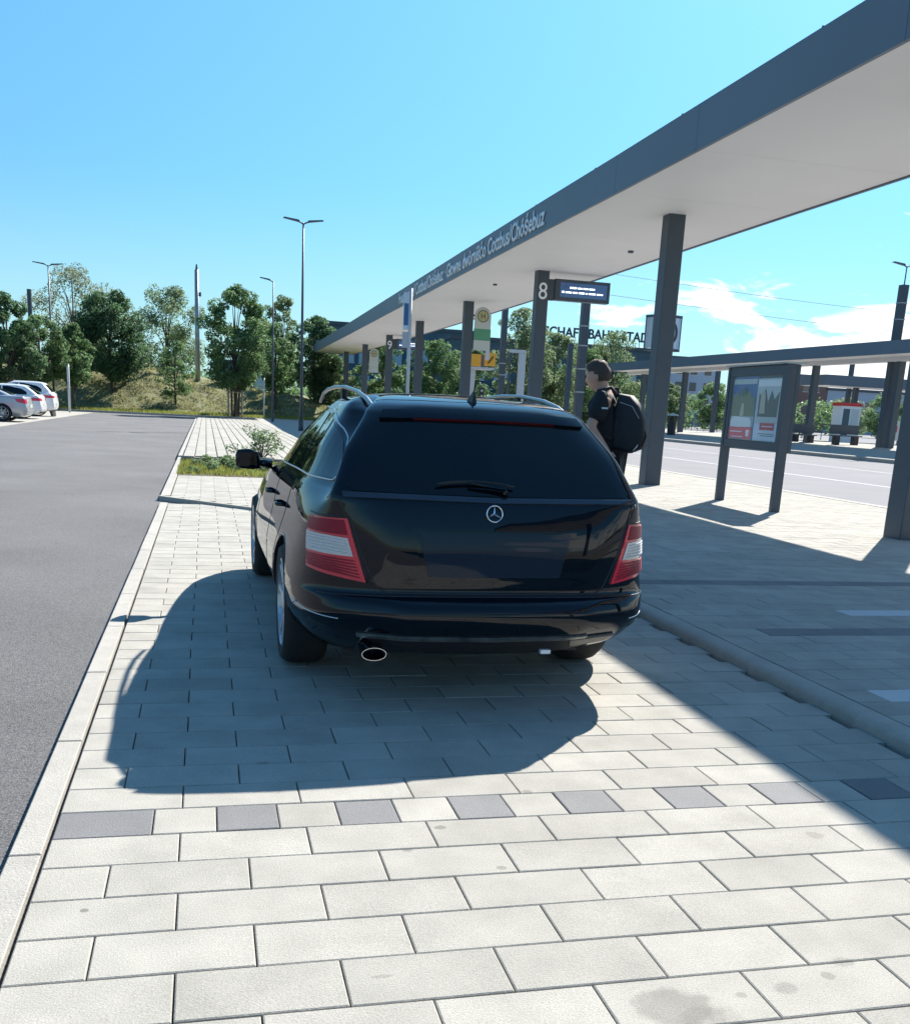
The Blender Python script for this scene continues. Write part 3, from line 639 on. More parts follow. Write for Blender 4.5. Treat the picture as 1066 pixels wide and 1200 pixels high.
# bumper details
line('bumper_seam', [(-.78, .528), (-.5, .534), (0, .535), (.5, .534), (.78, .528)], PJ.rear, 'black', car, r=.0035, off=-.001, n=50)
patch('bumper_strip', [(-.60, .340), (0, .336), (.46, .340)], [(-.61, .356), (0, .352), (.47, .356)], PJ.rear, mat('scuffed_chrome_strip', (.22, .23, .22), .35, .8, var=.5, vscale=12), car, off=.010, n=40, k=4)
patch('lower_valance', [(-.46, .245), (0, .238), (.46, .245)], [(-.56, .334), (0, .33), (.56, .334)], PJ.rear, 'plastic', car, off=.004, n=30, k=5)
patch('corner_reflector', [(.40, .300), (.50, .302), (.60, .310)], [(.38, .338), (.50, .340), (.64, .342)], PJ.rear, 'beige', car, off=.013, n=16, k=4)
for sg in (-1, 1):
    fn = lambda a, z, sg=sg: PJ.corner(a, z, sg)
    line('bumper_crease', [(34, .425), (50, .430), (66, .436), (84, .45)], fn, 'alu', car, r=.0032, off=.0, n=26)
    line('side_bumper_seam', [(40, .375), (58, .392)], fn, 'paint', car, r=.003, off=.001, n=16)
line('bumper_groove', [(-.60, .465), (0, .475), (.60, .465)], PJ.rear, 'black', car, r=.003, off=-.001, n=40)
ex = thing_child('exhaust_pipe', car, (-.535, .10, .270)); b = MB(); n_ = 28
for r1, r2, y in [(.056, .030, .18), (.056, .030, 0), (.0535, .0275, 0), (.0535, .0275, .18)]: b.v += [(r1*math.cos(2*math.pi*j/n_), y, r2*math.sin(2*math.pi*j/n_)) for j in range(n_)]
b.f = [(i*n_+j, i*n_+(j+1) % n_, (i+1)*n_+(j+1) % n_, (i+1)*n_+j) for i in range(3) for j in range(n_)]; b.mi = [0]*len(b.f)
b.build('pipe_tip', 'chrome', ex, smooth=False)
MB().box(.242, .288, .085, .11, .268, .286).build('tow_hook_tab', 'white', car)
# side glass
low = lambda y: float(np.interp(y, [.45, 1.2, 2.0, 3.0], [1.004, 1.000, .985, .962]))
upr = lambda y: float(np.interp(y, [.44, .50, .56, .64, .74, .88, 1.15, 1.5, 1.9, 2.2, 2.5, 2.75, 2.95, 3.02], [1.03, 1.09, 1.14, 1.19, 1.230, 1.268, 1.305, 1.317, 1.312, 1.28, 1.19, 1.10, 1.01, .975]))
for sg in (-1, 1):
    fn = lambda y, z, sg=sg: PJ.side(y, z, sg)
    def win(nm, y0, y1, slant=0.0):
        yy = np.linspace(y0, y1, 14)
        patch(nm, [(y, low(y)+.008) for y in yy], [(y+slant*(1 if i else 1)*0, upr(y)-.012) for i, y in enumerate(yy)], fn, 'glass', car, off=.003, n=22, k=10)
    win('quarter_window', .47, .90); win('rear_door_window', 1.27, 1.90); win('quarter_light', .97, 1.21); win('front_door_window', 2.00, 2.96)
    loop = [(y, low(y)-.002) for y in np.linspace(3.0, .47, 16)]+[(.44, 1.03), (.48, 1.09)]+[(y, upr(y)+.010) for y in np.linspace(.54, 2.95, 30)]
    line('window_trim', loop, fn, 'alu', car, r=.0042, off=.002, n=110)
    line('door_seam', [(1.16, .965), (1.20, .80), (1.36, .62), (1.46, .48), (1.48, .30)], fn, 'black', car, r=.003, off=-.001)
    line('door_seam', [(1.98, .96), (2.0, .30)], fn, 'black', car, r=.003, off=-.001)
    line('door_seam', [(3.0, .95), (3.12, .80), (3.10, .32)], fn, 'black', car, r=.003, off=-.001)
    line('sill_trim', [(1.45, .275), (2.4, .268), (3.45, .275)], fn, 'alu', car, r=.006, off=.004)
    for y in (1.35, 2.15):
        a = fn(y, .80)[0]; b_ = fn(y+.19, .80)[0]; s = Vector((sg*.035, 0, 0)); MB().tube([a, a+s+Vector((0, .02, 0)), b_+s-Vector((0, .02, 0)), b_], .010, 8).build('door_handle', 'paint', car, smooth=True)
    MB().tube([(sg*.480, .60, 1.325), (sg*.487, .66, 1.345), (sg*.492, .80, 1.378), (sg*.498, 1.05, 1.410), (sg*.503, 1.45, 1.434), (sg*.506, 1.85, 1.437), (sg*.508, 2.20, 1.424), (sg*.508, 2.42, 1.400), (sg*.508, 2.58, 1.35)], [.010, .012, .012, .011, .011, .011, .011, .011, .010], 10).build('roof_rail', 'rail', car, smooth=True)
    MB().box(sg*.503-.011, sg*.503+.011, 1.50, 1.57, 1.33, 1.425).build('rail_foot', 'plastic', car)
# fuel flap with blue and white reflections is left plain; a flap seam
fc = PJ.side(1.0, .80, 1)
line('fuel_flap_seam', [(.92+.08*math.cos(t), .79+.075*math.sin(t)) for t in np.linspace(0, 2*math.pi, 24)], lambda y, z: PJ.side(y, z, 1), 'black', car, r=.0025, off=-.0005)
# door mirrors
for sg in (-1, 1):
    mr = thing_child('door_mirror', car, (sg*.84, 3.0, .935)); mr.scale = (1.04, 1, 1.12); b = MB()
    for (yy, s, dz) in [(-.055, .86, 0), (-.045, 1, 0), (.02, .98, 0), (.075, .70, 0), (.095, .35, 0)]:
        for a, c_ in [(.03, -.055), (.075, -.062), (.17, -.058), (.188, -.035), (.190, .02), (.175, .052), (.10, .060), (.04, .042), (.03, .0)]: b.v.append((sg*((a-.11)*s+.11), yy, c_*s+dz+.01))
    k_ = 9; b.f = [(i*k_+j, i*k_+(j+1) % k_, (i+1)*k_+(j+1) % k_, (i+1)*k_+j) for i in range(4) for j in range(k_)]+[tuple(range(k_)), tuple(range(4*k_, 5*k_))]; b.mi = [0]*len(b.f)
    b.build('mirror_shell', 'paint', mr, angle=50)
    MB().tube([(-sg*.05, .03, -.02), (sg*.05, .02, -.015)], [.028, .02], 8).build('mirror_arm', 'paint', mr, smooth=True)
    MB().extr([(.05, -.045), (.165, -.043), (.172, .04), (.055, .038)], lambda a, c_, d: (sg*a, d, c_+.01), -.058, -.0555).build('mirror_glass', 'glass', mr)
# roof details
patch('roof_glass', [(-.40, .98), (.40, .98)], [(-.40, 1.62), (.40, 1.62)], PJ.top, mat('roof_glass_brown_reflection', (.035, .022, .018), .12, coat=.5), car, off=.003, n=16, k=10)  # dark roof glass, a brown reflection painted into its base colour
an = MB(); p = PJ.top(.0, .66)[0]
an.add([(-.012, .60, p.z-.01), (.012, .60, p.z-.01), (.016, .70, p.z), (-.016, .70, p.z), (0, .615, p.z+.055), (0, .64, p.z+.045)], [(0, 1, 2, 3), (0, 1, 4), (1, 2, 5, 4), (2, 3, 5), (3, 0, 4, 5)])
an.tube([(0, .62, p.z+.03), (0, .60, p.z+.10)], .004, 6)
an.build('roof_antenna', 'plastic', car)
line('roof_seam', [(-.50, .66), (-.2, .60), (.2, .60), (.50, .66)], PJ.top, 'black', car, r=.003, off=-.001)

# ---- parked cars on the left, noses pointing away from the road
def parked(name, label, kind, x, y, rz, paintm, lampshape, h=1.45):
    t = thing(name, label, 'car', (x, y, -.012), rz, None)
    if kind == 'saloon':
        lv = [(.20, .74, .22, 4.5, {}), (.32, .86, .06, 4.6, {}), (.50, .90, .0, 4.68, {}), (.70, .90, .04, 4.62, {}), (.88, .885, .08, 4.2, {}), (.97, .86, .12, 3.5, {}), (1.0, .80, .55, 3.1, {}), (1.12, .74, .85, 2.8, {}), (1.28, .66, 1.25, 2.35, {}), (1.38, .60, 1.6, 2.05, {}), (1.43, .45, 1.85, 1.95+.2, {}), (1.445, .05, 1.95, 2.1, {})]
        gl = lambda yy: float(np.interp(yy, [.9, 1.25, 1.7, 2.1, 2.5, 2.95], [1.06, 1.25, 1.36, 1.355, 1.24, 1.03])); y0, y1, lo = 1.0, 2.9, 1.0
        rear = ([(-.56, 1.03), (.56, 1.03)], [(-.50, 1.34), (.50, 1.34)])
    elif kind == 'hatch':
        lv = [(.20, .74, .22, 4.1, {}), (.32, .86, .06, 4.2, {}), (.50, .89, .0, 4.25, {}), (.70, .89, .03, 4.2, {}), (.90, .875, .06, 3.8, {}), (.99, .85, .10, 3.2, {}), (1.02, .80, .14, 2.9, {}), (1.15, .74, .30, 2.65, {}), (1.30, .67, .50, 2.25, {}), (1.40, .60, .66, 2.0, {}), (1.45, .45, .9, 1.9, {}), (1.465, .05, 1.2, 1.7, {})]
        gl = lambda yy: float(np.interp(yy, [.55, .8, 1.4, 2.0, 2.4, 2.8], [1.10, 1.28, 1.385, 1.375, 1.26, 1.05])); y0, y1, lo = .62, 2.75, 1.02
        rear = ([(-.60, 1.05), (.60, 1.05)], [(-.50, 1.37), (.50, 1.37)])
    else:
        lv = [(.26, .76, .20, 4.3, {}), (.38, .88, .05, 4.38, {}), (.56, .92, .0, 4.42, {}), (.80, .92, .02, 4.35, {}), (1.0, .905, .05, 3.9, {}), (1.10, .88, .09, 3.2, {}), (1.13, .82, .12, 2.95, {}), (1.30, .76, .26, 2.65, {}), (1.48, .69, .42, 2.25, {}), (1.58, .62, .50, 2.0, {}), (1.63, .46, .75, 1.9, {}), (1.645, .05, 1.1, 1.7, {})]
        gl = lambda yy: float(np.interp(yy, [.50, .75, 1.4, 2.0, 2.4, 2.8], [1.24, 1.44, 1.56, 1.55, 1.42, 1.18])); y0, y1, lo = .58, 2.75, 1.14
        rear = ([(-.62, 1.17), (.62, 1.17)], [(-.54, 1.50), (.54, 1.50)])
    hull, bv = shell_mesh(shell(lv, 4, 3), 'body', [paintm, 'plastic'], t); P = Proj(bv)
    rt = .33 if kind != 'suv' else .36; yr_, yf_ = .95, lv[2][3]-.85; cb_ = MB()
    for y_ in (yr_, yf_):
        for sg in (-1, 1): cb_.lathe([(0, sg*.62), (rt+.035, sg*.62), (rt+.035, sg*1.1), (0, sg*1.1)], 'x', 28, c=(0, y_, rt))
    c_ = cb_.build('cutter', 'plastic'); c_.matrix_world = Matrix.Translation((x, y, -.012)) @ Matrix.Rotation(rz, 4, 'Z'); boolean(hull, c_)
    for y_ in (yr_, yf_):
        for sg in (-1, 1): wheel_parts(t, sg*.79, y_, sg, rt=rt, hi=False)
    for sg in (-1, 1):
        fn = lambda a, b, sg=sg: P.side(a, b, sg)
        for a, b in ((y0, y0+(y1-y0)*.46), (y0+(y1-y0)*.49, y1)):
            yy = np.linspace(a, b, 10); patch('side_window', [(q, lo+.01) for q in yy], [(q, gl(q)-.02) for q in yy], fn, 'glass', t, off=.004, n=12, k=6)
        fc_ = lambda a, z, sg=sg: P.corner(a, z, sg); zt = lv[4][0]+.02
        z0, z1 = zt-.20, zt
        if lampshape == 'wide': patch('tail_light', [(12, z0+.07), (75, z0+.06)], [(8, z1-.03), (82, z1)], fc_, 'redlens', t, off=.008, n=12, k=4)
        else: patch('tail_light', [(30, z0), (70, z0+.06)], [(18, z1-.02), (80, z1)], fc_, 'redlens', t, off=.008, n=12, k=4)
    patch('rear_window', rear[0], rear[1], P.rear, 'glass', t, off=.005, n=14, k=6)
    patch('rear_bumper', [(-.74, .24), (.74, .24)], [(-.78, .34), (.78, .34)], P.rear, 'plastic' if kind != 'saloon' else paintm, t, off=.012, n=14, k=3)
    p_ = P.rear(0, .62)[0]; MB().box(-.26, .26, p_.y-.012, p_.y+.02, .56, .67).build('number_plate', 'signwhite', t)
    return t
parked('saloon_car', 'silver saloon parked nearest the road end of the row, tail towards the road', 'saloon', -6.75, 44.2, R(90), 'silver', 'slim')
parked('hatchback_car', 'white hatchback parked between the silver saloon and the white off-roader', 'hatch', -6.95, 49.2, R(90), 'whitepaint', 'wide')
parked('off_road_car', 'tall white off-roader parked farthest along the row beside the pale post', 'suv', -7.15, 54.6, R(90), 'whitepaint', 'wide')
parked('saloon_car', 'dark blue saloon cut off by the left edge of the photo', 'saloon', -7.45, 40.2, R(90), 'navy', 'slim')

# ================================================================== CANOPIES
Lt = [(-14, 6.47), (2, 6.60), (9.8, 6.70), (17.7, 6.87), (22, 6.94), (28.5, 7.08), (44.8, 7.45), (60, 7.80), (83, 8.25)]
Rg = [(-14, 9.9), (2, 10.12), (14.5, 10.36), (19, 10.47), (29, 10.83), (41, 11.12), (60, 11.32), (83, 11.32)]
ZB, ZT = 5.07, 5.69
can = thing('platform_canopy', 'long canopy with white station name lettering on its grey edge', 'canopy', (0, 0, 0))
ys = [-14, -8, -2, 4, 9.8, 14.5, 17.7, 22, 28.5, 36, 44.8, 52, 60, 68, 76, 83]
for i in range(len(ys)-1):                 # fascia panels, left and right, soffit and roof bays
    a, b = ys[i]+.004, ys[i+1]-.004
    MB().prism([(interp(Lt, a), a), (interp(Lt, a)+.05, a), (interp(Lt, b)+.05, b), (interp(Lt, b), b)], ZB, ZT).build('fascia_panel', 'fascia', can)
    MB().prism([(interp(Rg, a)-.05, a), (interp(Rg, a), a), (interp(Rg, b), b), (interp(Rg, b)-.05, b)], ZB, ZT).build('fascia_panel', 'fascia', can)
    MB().prism([(interp(Lt, a)+.055, a), (interp(Rg, a)-.055, a), (interp(Rg, b)-.055, b), (interp(Lt, b)+.055, b)], ZB+.025, ZB+.06).build('soffit_panel', 'soffit', can)
    MB().prism([(interp(Lt, a)+.055, a), (interp(Rg, a)-.055, a), (interp(Rg, b)-.055, b), (interp(Lt, b)+.055, b)], ZT-.12, ZT-.06).build('roof_panel', 'steel', can)
MB().box(interp(Lt, 83), interp(Rg, 83), 83.0, 83.06, ZB, ZT).build('end_fascia', 'fascia', can)
MB().box(interp(Lt, -14), interp(Rg, -14), -14.06, -14.0, ZB, ZT).build('end_fascia', 'fascia', can)
clips = MB()
for y in np.arange(4, 50, 3.7): x = interp(Lt, y); clips.box(x+.0, x+.02, y, y+.02, ZT, ZT+.015)
tag(clips.build('roof_clips', 'steel', can), kind='stuff')
# downlights
for (x, y) in ((8.6, 31.5), (9.6, 23.4)): MB().lathe([(0, -.02), (.06, -.02), (.07, .03), (0, .03)], 'z', 14).build('soffit_sensor', 'steel', can, loc=(x, y, ZB))
# letters: text runs from far (left) to near (right)
def fasc(u, v, d):
    y = 41.0-u; x = interp(Lt, y); return (x-.012-d, y, 5.19+v)
text_mesh('Hauptbahnhof Cottbus/Chóśebuz · Głowne dwórnišćo Cottbus/Chóśebuz', 'station_name', 'white', can, .56, fasc, extrude=.008, width=19.3, bold=.010)['kind'] = 'stuff'
cols = [(8.18, 2.2), (8.37, 10.85), (8.64, 19.06), (8.93, 27.9), (9.19, 37.1), (9.42, 47.0), (9.85, 57.5), (10.08, 68.0), (10.30, 79.0), (8.05, -6.5)]
for i, (x, y) in enumerate(cols):
    wdt = .165 if i != 0 else .165
    b = MB(); c_ = .012; a_ = wdt
    c0 = b.prism([(-a_+c_, -a_), (a_-c_, -a_), (a_, -a_+c_), (a_, a_-c_), (a_-c_, a_), (-a_+c_, a_), (-a_, a_-c_), (-a_, -a_+c_)], 0, ZB+.03-PZ).build('column', 'steel', can, loc=(x, y, PZ))
# numbers and displays on two columns
def face_txt(body, x, y, z, size, wdt, parent, m='white'):
    return text_mesh(body, 'number', m, parent, size, lambda u, v, d: (x+u, y-.003-d, z+v), extrude=.006, width=wdt)
for (x, y, num) in ((8.93, 27.9, '8'), (9.85, 57.5, '9')):
    face_txt(num, x-.12, y-.165, 4.36, .62, .24, can)
    disp = thing('departure_display', 'large nearer departure display fixed to the column marked 8' if num == '8' else 'small faraway departure display fixed to the column marked 9', 'display', (x, y, 0), 0, None)
    MB().box(.17, .36, -.09, .09, 4.36, 4.90).build('bracket', 'steel', disp)
    MB().box(.36, 1.95, -.13, .13, 4.37, 4.92).build('housing', 'steel', disp)
    MB().box(.50, 1.86, -.137, -.131, 4.46, 4.84).build('screen', 'screen', disp)
    for row, (u0, u1, z) in enumerate([(.78, 1.50, 4.69), (.55, 1.75, 4.57)]):
        q = u0; rr_ = random.Random(row)
        while q < u1:
            wl = rr_.uniform(.05, .22); MB().box(q, min(q+wl, u1), -.142, -.1375, z, z+.035+rr_.uniform(0, .012)).build('text_line', 'screentext', disp); q += wl+.035
# stop signs on columns
def stop_sign(x, y, z, label, detail):
    t = thing('stop_sign', label, 'sign', (x, y, z))
    n = 20; arc = [(.30*math.cos(a), .30*math.sin(a)) for a in np.linspace(0, math.pi, n)]
    MB().extr([(-.30, -.45)]+arc[::-1][:1]+arc[::-1][1:]+[(.30, -.45)], lambda a, b, d: (a, d, b+.22), -.02, .02).build('sign_plate', 'signwhite', t)
    ring = MB(); N_ = 28
    for r1, r2, d in ((.215, .180, -.026),): ring.add([(r1*math.cos(2*math.pi*i/N_), d, r1*math.sin(2*math.pi*i/N_)+.20) for i in range(N_)]+[(r2*math.cos(2*math.pi*i/N_), d, r2*math.sin(2*math.pi*i/N_)+.20) for i in range(N_)], [(i, (i+1) % N_, N_+(i+1) % N_, N_+i) for i in range(N_)])
    MB().add([(.18*math.cos(2*math.pi*i/N_), -.0235, .18*math.sin(2*math.pi*i/N_)+.20) for i in range(N_)], [tuple(range(N_))]).build('yellow_disc', 'signyellow', t)
    ring.build('green_ring', mat('dark_sign_ring', (.10, .13, .08), .5), t)
    text_mesh('H', 'letter', 'black', t, .26, lambda u, v, d: (-.075+u, -.0275-d, .115+v), extrude=.003, width=.15)
    MB().box(-.31, .31, -.025, .025, -.62, -.235).build('green_band', 'signgreen' if detail else 'signwhite', t)
    MB().box(-.31, .31, -.022, .022, -.98, -.63).build('lower_plate', 'signwhite', t)
    MB().box(-.42, -.30, -.02, .02, .18, .24).build('bracket', 'steel', t); MB().box(-.42, -.30, -.02, .02, -.75, -.69).build('bracket', 'steel', t)
    return t
stop_sign(9.72, 37.0, 4.42, 'bus stop sign with green band beside the column before number 8', True)
stop_sign(10.66, 68.0, 4.35, 'smaller faraway bus stop sign hanging left of the column marked 9', False)
# banner mast
bm_ = thing('banner_mast', 'slim mast with a blue and white banner in front of the canopy lettering', 'sign', (5.72, 30, 0))
MB().tube([(0, 0, 0), (0, 0, 4.62)], [.055, .045], 12).build('pole', 'palepost', bm_, smooth=True)
def quadp(name, x0, x1, z0, z1, m, sk=0.0): return MB().add([(x0+sk, -.02, z0), (x1+sk, -.02, z0), (x1, -.02, z1), (x0, -.02, z1), (x0+sk, .0, z0), (x1+sk, .0, z0), (x1, .0, z1), (x0, .0, z1)], [(0, 1, 2, 3), (7, 6, 5, 4), (0, 4, 5, 1), (3, 2, 6, 7), (0, 3, 7, 4), (1, 5, 6, 2)]).build(name, m, bm_)
quadp('banner', -.20, -.04, 3.48, 4.50, 'pBlue'); quadp('banner_print', -.185, -.055, 3.6, 4.2, 'pSky').location = (0, -.006, 0)
quadp('lower_banner', -.21, -.03, 2.98, 3.42, 'paleblue')
# right-hand canopy over platform 2
c2 = thing('far_canopy', 'lower looking dark edged canopy on the platform across the bus lane', 'canopy')
for a in range(14, 82, 4):
    b_ = min(a+4, 82); a0, b0 = a+.004, b_-.004
    MB().box(32.6, 32.66, a0, b0, 5.0, 5.64).build('fascia_panel', 'fascia', c2)
    MB().box(36.4, 36.46, a0, b0, 5.0, 5.64).build('fascia_panel', 'fascia', c2)
    MB().box(32.665, 36.395, a0, b0, 5.03, 5.07).build('soffit_panel', 'soffit', c2)
    MB().box(32.665, 36.395, a0, b0, 5.52, 5.56).build('roof_panel', 'steel', c2)
MB().box(32.6, 36.46, 82.0, 82.06, 5.0, 5.64).build('end_fascia', 'fascia', c2)
MB().box(34.25, 34.75, 14, 82, 4.80, 5.03).build('spine_beam', 'soffit', c2)
for y in (20.0, 29.3, 38.6, 46.9, 54.5, 63.3, 71.5, 79.0): MB().prism([(-.17, -.17), (.17, -.17), (.17, .17), (-.17, .17)], 0, 4.38).build('column', 'steel', c2, loc=(34.5, y, .42))
c3 = thing('distant_canopy', 'third canopy running crosswise behind the second platform', 'canopy')
for a in range(39, 71, 4):
    MB().box(a+.5, a+4.49, 61, 61.06, 4.05, 4.72).build('fascia_panel', 'fascia', c3); MB().box(a+.5, a+4.49, 61.065, 64.9, 4.08, 4.12).build('soffit_panel', 'soffit', c3)
    MB().box(a+.5, a+4.49, 61.065, 64.9, 4.60, 4.64).build('roof_panel', 'steel', c3)
MB().box(39.44, 39.495, 61, 64.9, 4.05, 4.72).build('end_fascia', 'fascia', c3)
for x in (43, 52, 61): MB().box(x, x+.3, 62.9, 63.2, .02, 4.08).build('column', 'steel', c3)

# poster case
pc_ = thing('poster_case', 'free standing poster case on two legs with a railway map poster behind glass', 'display case', (8.42, 14.86, PZ))
Vp = Vector((8.47-8.38, 15.82-13.91, 0)).normalized(); Lp = 1.92
pc_.rotation_euler = (0, 0, math.atan2(Vp.y, Vp.x))
MB().box(-Lp/2-.038, -Lp/2+.038, -.09, .05, 0, 2.17).build('leg', 'steel', pc_); MB().box(Lp/2-.038, Lp/2+.038, -.09, .05, 0, 2.17).build('leg', 'steel', pc_); MB().box(-Lp/2-.037, -Lp/2+.037, -.15, -.095, .88, 2.168).build('side_panel', 'steel', pc_); MB().box(Lp/2-.037, Lp/2+.037, -.15, -.095, .88, 2.168).build('side_panel', 'steel', pc_)
MB().box(-Lp/2+.05, Lp/2-.05, -.14, .04, .90, 1.02).build('frame_rail', 'steel', pc_); MB().box(-Lp/2+.05, Lp/2-.05, -.14, .04, 2.03, 2.165).build('frame_rail', 'steel', pc_)
MB().box(-Lp/2+.05, -Lp/2+.13, -.07, .04, 1.02, 2.03).build('frame_stile', 'steel', pc_); MB().box(Lp/2-.13, Lp/2-.05, -.07, .04, 1.02, 2.03).build('frame_stile', 'steel', pc_)
MB().box(-Lp/2+.05, Lp/2-.05, -.14, -.01, 1.022, 2.028).build('back_panel', 'steel', pc_)
MB().box(-Lp/2-.06, Lp/2+.06, -.22, .09, 2.175, 2.20).build('top_cap', 'galv', pc_)
# posters face -x (camera side is local +y after the rotation)
po = MB().box(-.05, .80, -.005, .0, 1.03, 2.02).build('poster', 'pSky', pc_)
# far poster (left in the view, large Y => local +x); near poster at local -x
def pp(nm, x0, x1, z0, z1, m, lay=1, poly=None):
    y = .001+.003*lay
    if poly: return MB().extr(poly, lambda a, b, d: (a, d, b), y-.0015, y).build(nm, m, pc_)
    return MB().box(x0, x1, y-.0015, y, z0, z1).build(nm, m, pc_)
pp('poster', .02, .82, 1.03, 1.98, 'pGrey', 1); pp('poster_sky', .03, .80, 1.60, 1.90, 'pSky', 2)
pp('poster_trees', 0, 0, 0, 0, 'pOlive', 3, [(.03, 1.40), (.80, 1.40), (.80, 1.70), (.66, 1.78), (.55, 1.70), (.45, 1.82), (.36, 1.74), (.22, 1.80), (.12, 1.68), (.03, 1.72)])
pp('poster_trees', 0, 0, 0, 0, 'pGreen', 4, [(.30, 1.74), (.42, 1.70), (.52, 1.74), (.46, 1.83), (.36, 1.84)])
pp('poster_path', 0, 0, 0, 0, 'pStone', 4, [(.36, 1.40), (.50, 1.40), (.46, 1.60), (.38, 1.60)])
pp('poster_train', 0, 0, 0, 0, 'pWhite', 4, [(.06, 1.24), (.80, 1.22), (.80, 1.33), (.70, 1.40), (.14, 1.38), (.06, 1.32)])
pp('poster_band', .03, .81, 1.045, 1.23, 'pPink', 5); pp('poster_print', .10, .20, 1.09, 1.19, 'pWhite', 6); pp('poster_print', .30, .70, 1.07, 1.085, 'pWhite', 6); pp('poster_print', .34, .76, 1.15, 1.165, 'pWhite', 6)
pp('poster', -.80, -.02, 1.03, 1.98, 'pGrey', 1); pp('poster_heading', -.78, -.04, 1.86, 1.96, 'pWhite', 2)
pp('poster_building', 0, 0, 0, 0, 'pTree', 2, [(-.10, 1.40), (-.72, 1.40), (-.74, 1.78), (-.60, 1.66), (-.50, 1.80), (-.40, 1.62), (-.30, 1.82), (-.20, 1.70), (-.10, 1.76)][::-1])
pp('poster_statue', 0, 0, 0, 0, 'pStone', 4, [(-.16, 1.45), (-.34, 1.45), (-.32, 1.72), (-.28, 1.80), (-.22, 1.80), (-.17, 1.72)][::-1])
pp('poster_sheet', -.79, -.03, 1.04, 1.30, 'pBlue', 3); pp('poster_label', -.70, -.24, 1.20, 1.31, 'pRed', 5); pp('poster_print', -.66, -.3, 1.25, 1.262, 'pWhite', 6); pp('poster_print', -.72, -.20, 1.14, 1.15, 'pTree', 5); pp('poster_print', -.72, -.30, 1.11, 1.12, 'pTree', 5)
MB().box(-Lp/2+.13, Lp/2-.13, .030, .034, 1.02, 2.03).build('glass_pane', 'pGlass', pc_)
pc_.scale = (1, 1, 1)

# ================================================================== LAMPS, MASTS, SIGNS
def lamp(x, y, h, label, arms, w_=1.0, z0=0, r=.075, name='street_lamp'):
    t = thing(name, label, 'street lamp', (x, y, z0))
    MB().tube([(0, 0, 0), (0, 0, h*.35), (0, 0, h)], [r, r*.82, r*.5], 12).build('pole', 'steel', t, smooth=True)
    MB().tube([(0, 0, 0), (0, 0, .5)], [r*1.5, r*1.5], 12).build('pole_base', 'steel', t, smooth=True)
    for sg in arms:
        MB().tube([(0, 0, h-.05), (sg*.15, 0, h+.02), (sg*.25, 0, h+.05)], .03, 8).build('arm', 'steel', t)
        MB().add([(sg*.15, -.13, h+.02), (sg*.85*w_, -.10, h+.13), (sg*.85*w_, .10, h+.13), (sg*.15, .13, h+.02), (sg*.2, -.1, h+.10), (sg*.8*w_, -.07, h+.17), (sg*.8*w_, .07, h+.17), (sg*.2, .1, h+.10)],
                 [(0, 1, 2, 3), (4, 5, 6, 7), (0, 1, 5, 4), (1, 2, 6, 5), (2, 3, 7, 6), (3, 0, 4, 7)]).build('lamp_head', 'lamphead', t)
    return t
lamp(4.06, 46, 8.62, 'tallest double armed street lamp standing left of the canopy tip', (-1, 1))
lamp(3.80, 62, 7.9, 'single armed street lamp beside the staked tree', (-1,), .9, r=.06)
lamp(-9.6, 72, 8.85, 'double armed street lamp among the trees on the left', (-1, 1), 1.1)
lm = lamp(34.5, 47.6, 9.0, 'thick mast with lamps on top rising above the far canopy', (-1, 1), 1, z0=.46, r=.06, name='lamp_mast')
MB().prism([(-.18, -.18), (.18, -.18), (.18, .18), (-.18, .18)], .0, 8.1).build('mast', 'steel', lm)
for z in (6.4, 7.2): MB().box(-.2, .2, -.2, .2, z, z+.05).build('clamp_band', 'galv', lm)
# tall railway mast on the left
rm = thing('railway_mast', 'tall thick grey mast above the embankment trees', 'mast', (-.60, 84, 1.5)); MB().tube([(0, 0, 0), (0, 0, 9.1)], [.20, .15], 12).build('pole', 'galv', rm, smooth=True); MB().tube([(0, 0, 9.1), (0, 0, 9.5)], [.10, .05], 8).build('cap', 'steel', rm); MB().box(.12, .32, -.1, .1, 7.2, 7.5).build('bracket', 'steel', rm)
rm2 = thing('railway_mast', 'short thick mast showing between the leftmost trees', 'mast', (-12.0, 80, 2.5)); MB().tube([(0, 0, 0), (0, 0, 5.5)], .15, 10).build('pole', 'steel', rm2)
def mast(x, y, h, label, r=.15, bands=()):
    t = thing('overhead_line_mast', label, 'mast', (x, y, .02)); MB().prism([(-r, -r), (r, -r), (r, r), (-r, r)], 0, h).build('mast', 'steel', t)
    for z in bands: MB().box(-r-.015, r+.015, -r-.015, r+.015, z, z+.05).build('clamp_band', 'galv', t)
    return t
mast(14.70, 40, 7.2, 'square mast with pale bands behind the number 8 display', .15, (3.1, 4.0, 4.75, 2.2))
mast(13.10, 46, 6.5, 'slimmer mast between the bus stop sign and column 8', .12, (2.9, 3.4))
mast(22.0, 62, 5.6, 'brown mast standing behind the man', .14)
mast(40.5, 78, 6.6, 'short stub mast poking above the far canopy near its middle', .16)
mast(44.6, 66, 6.9, 'mast stub above the far canopy right of the first stub', .13)
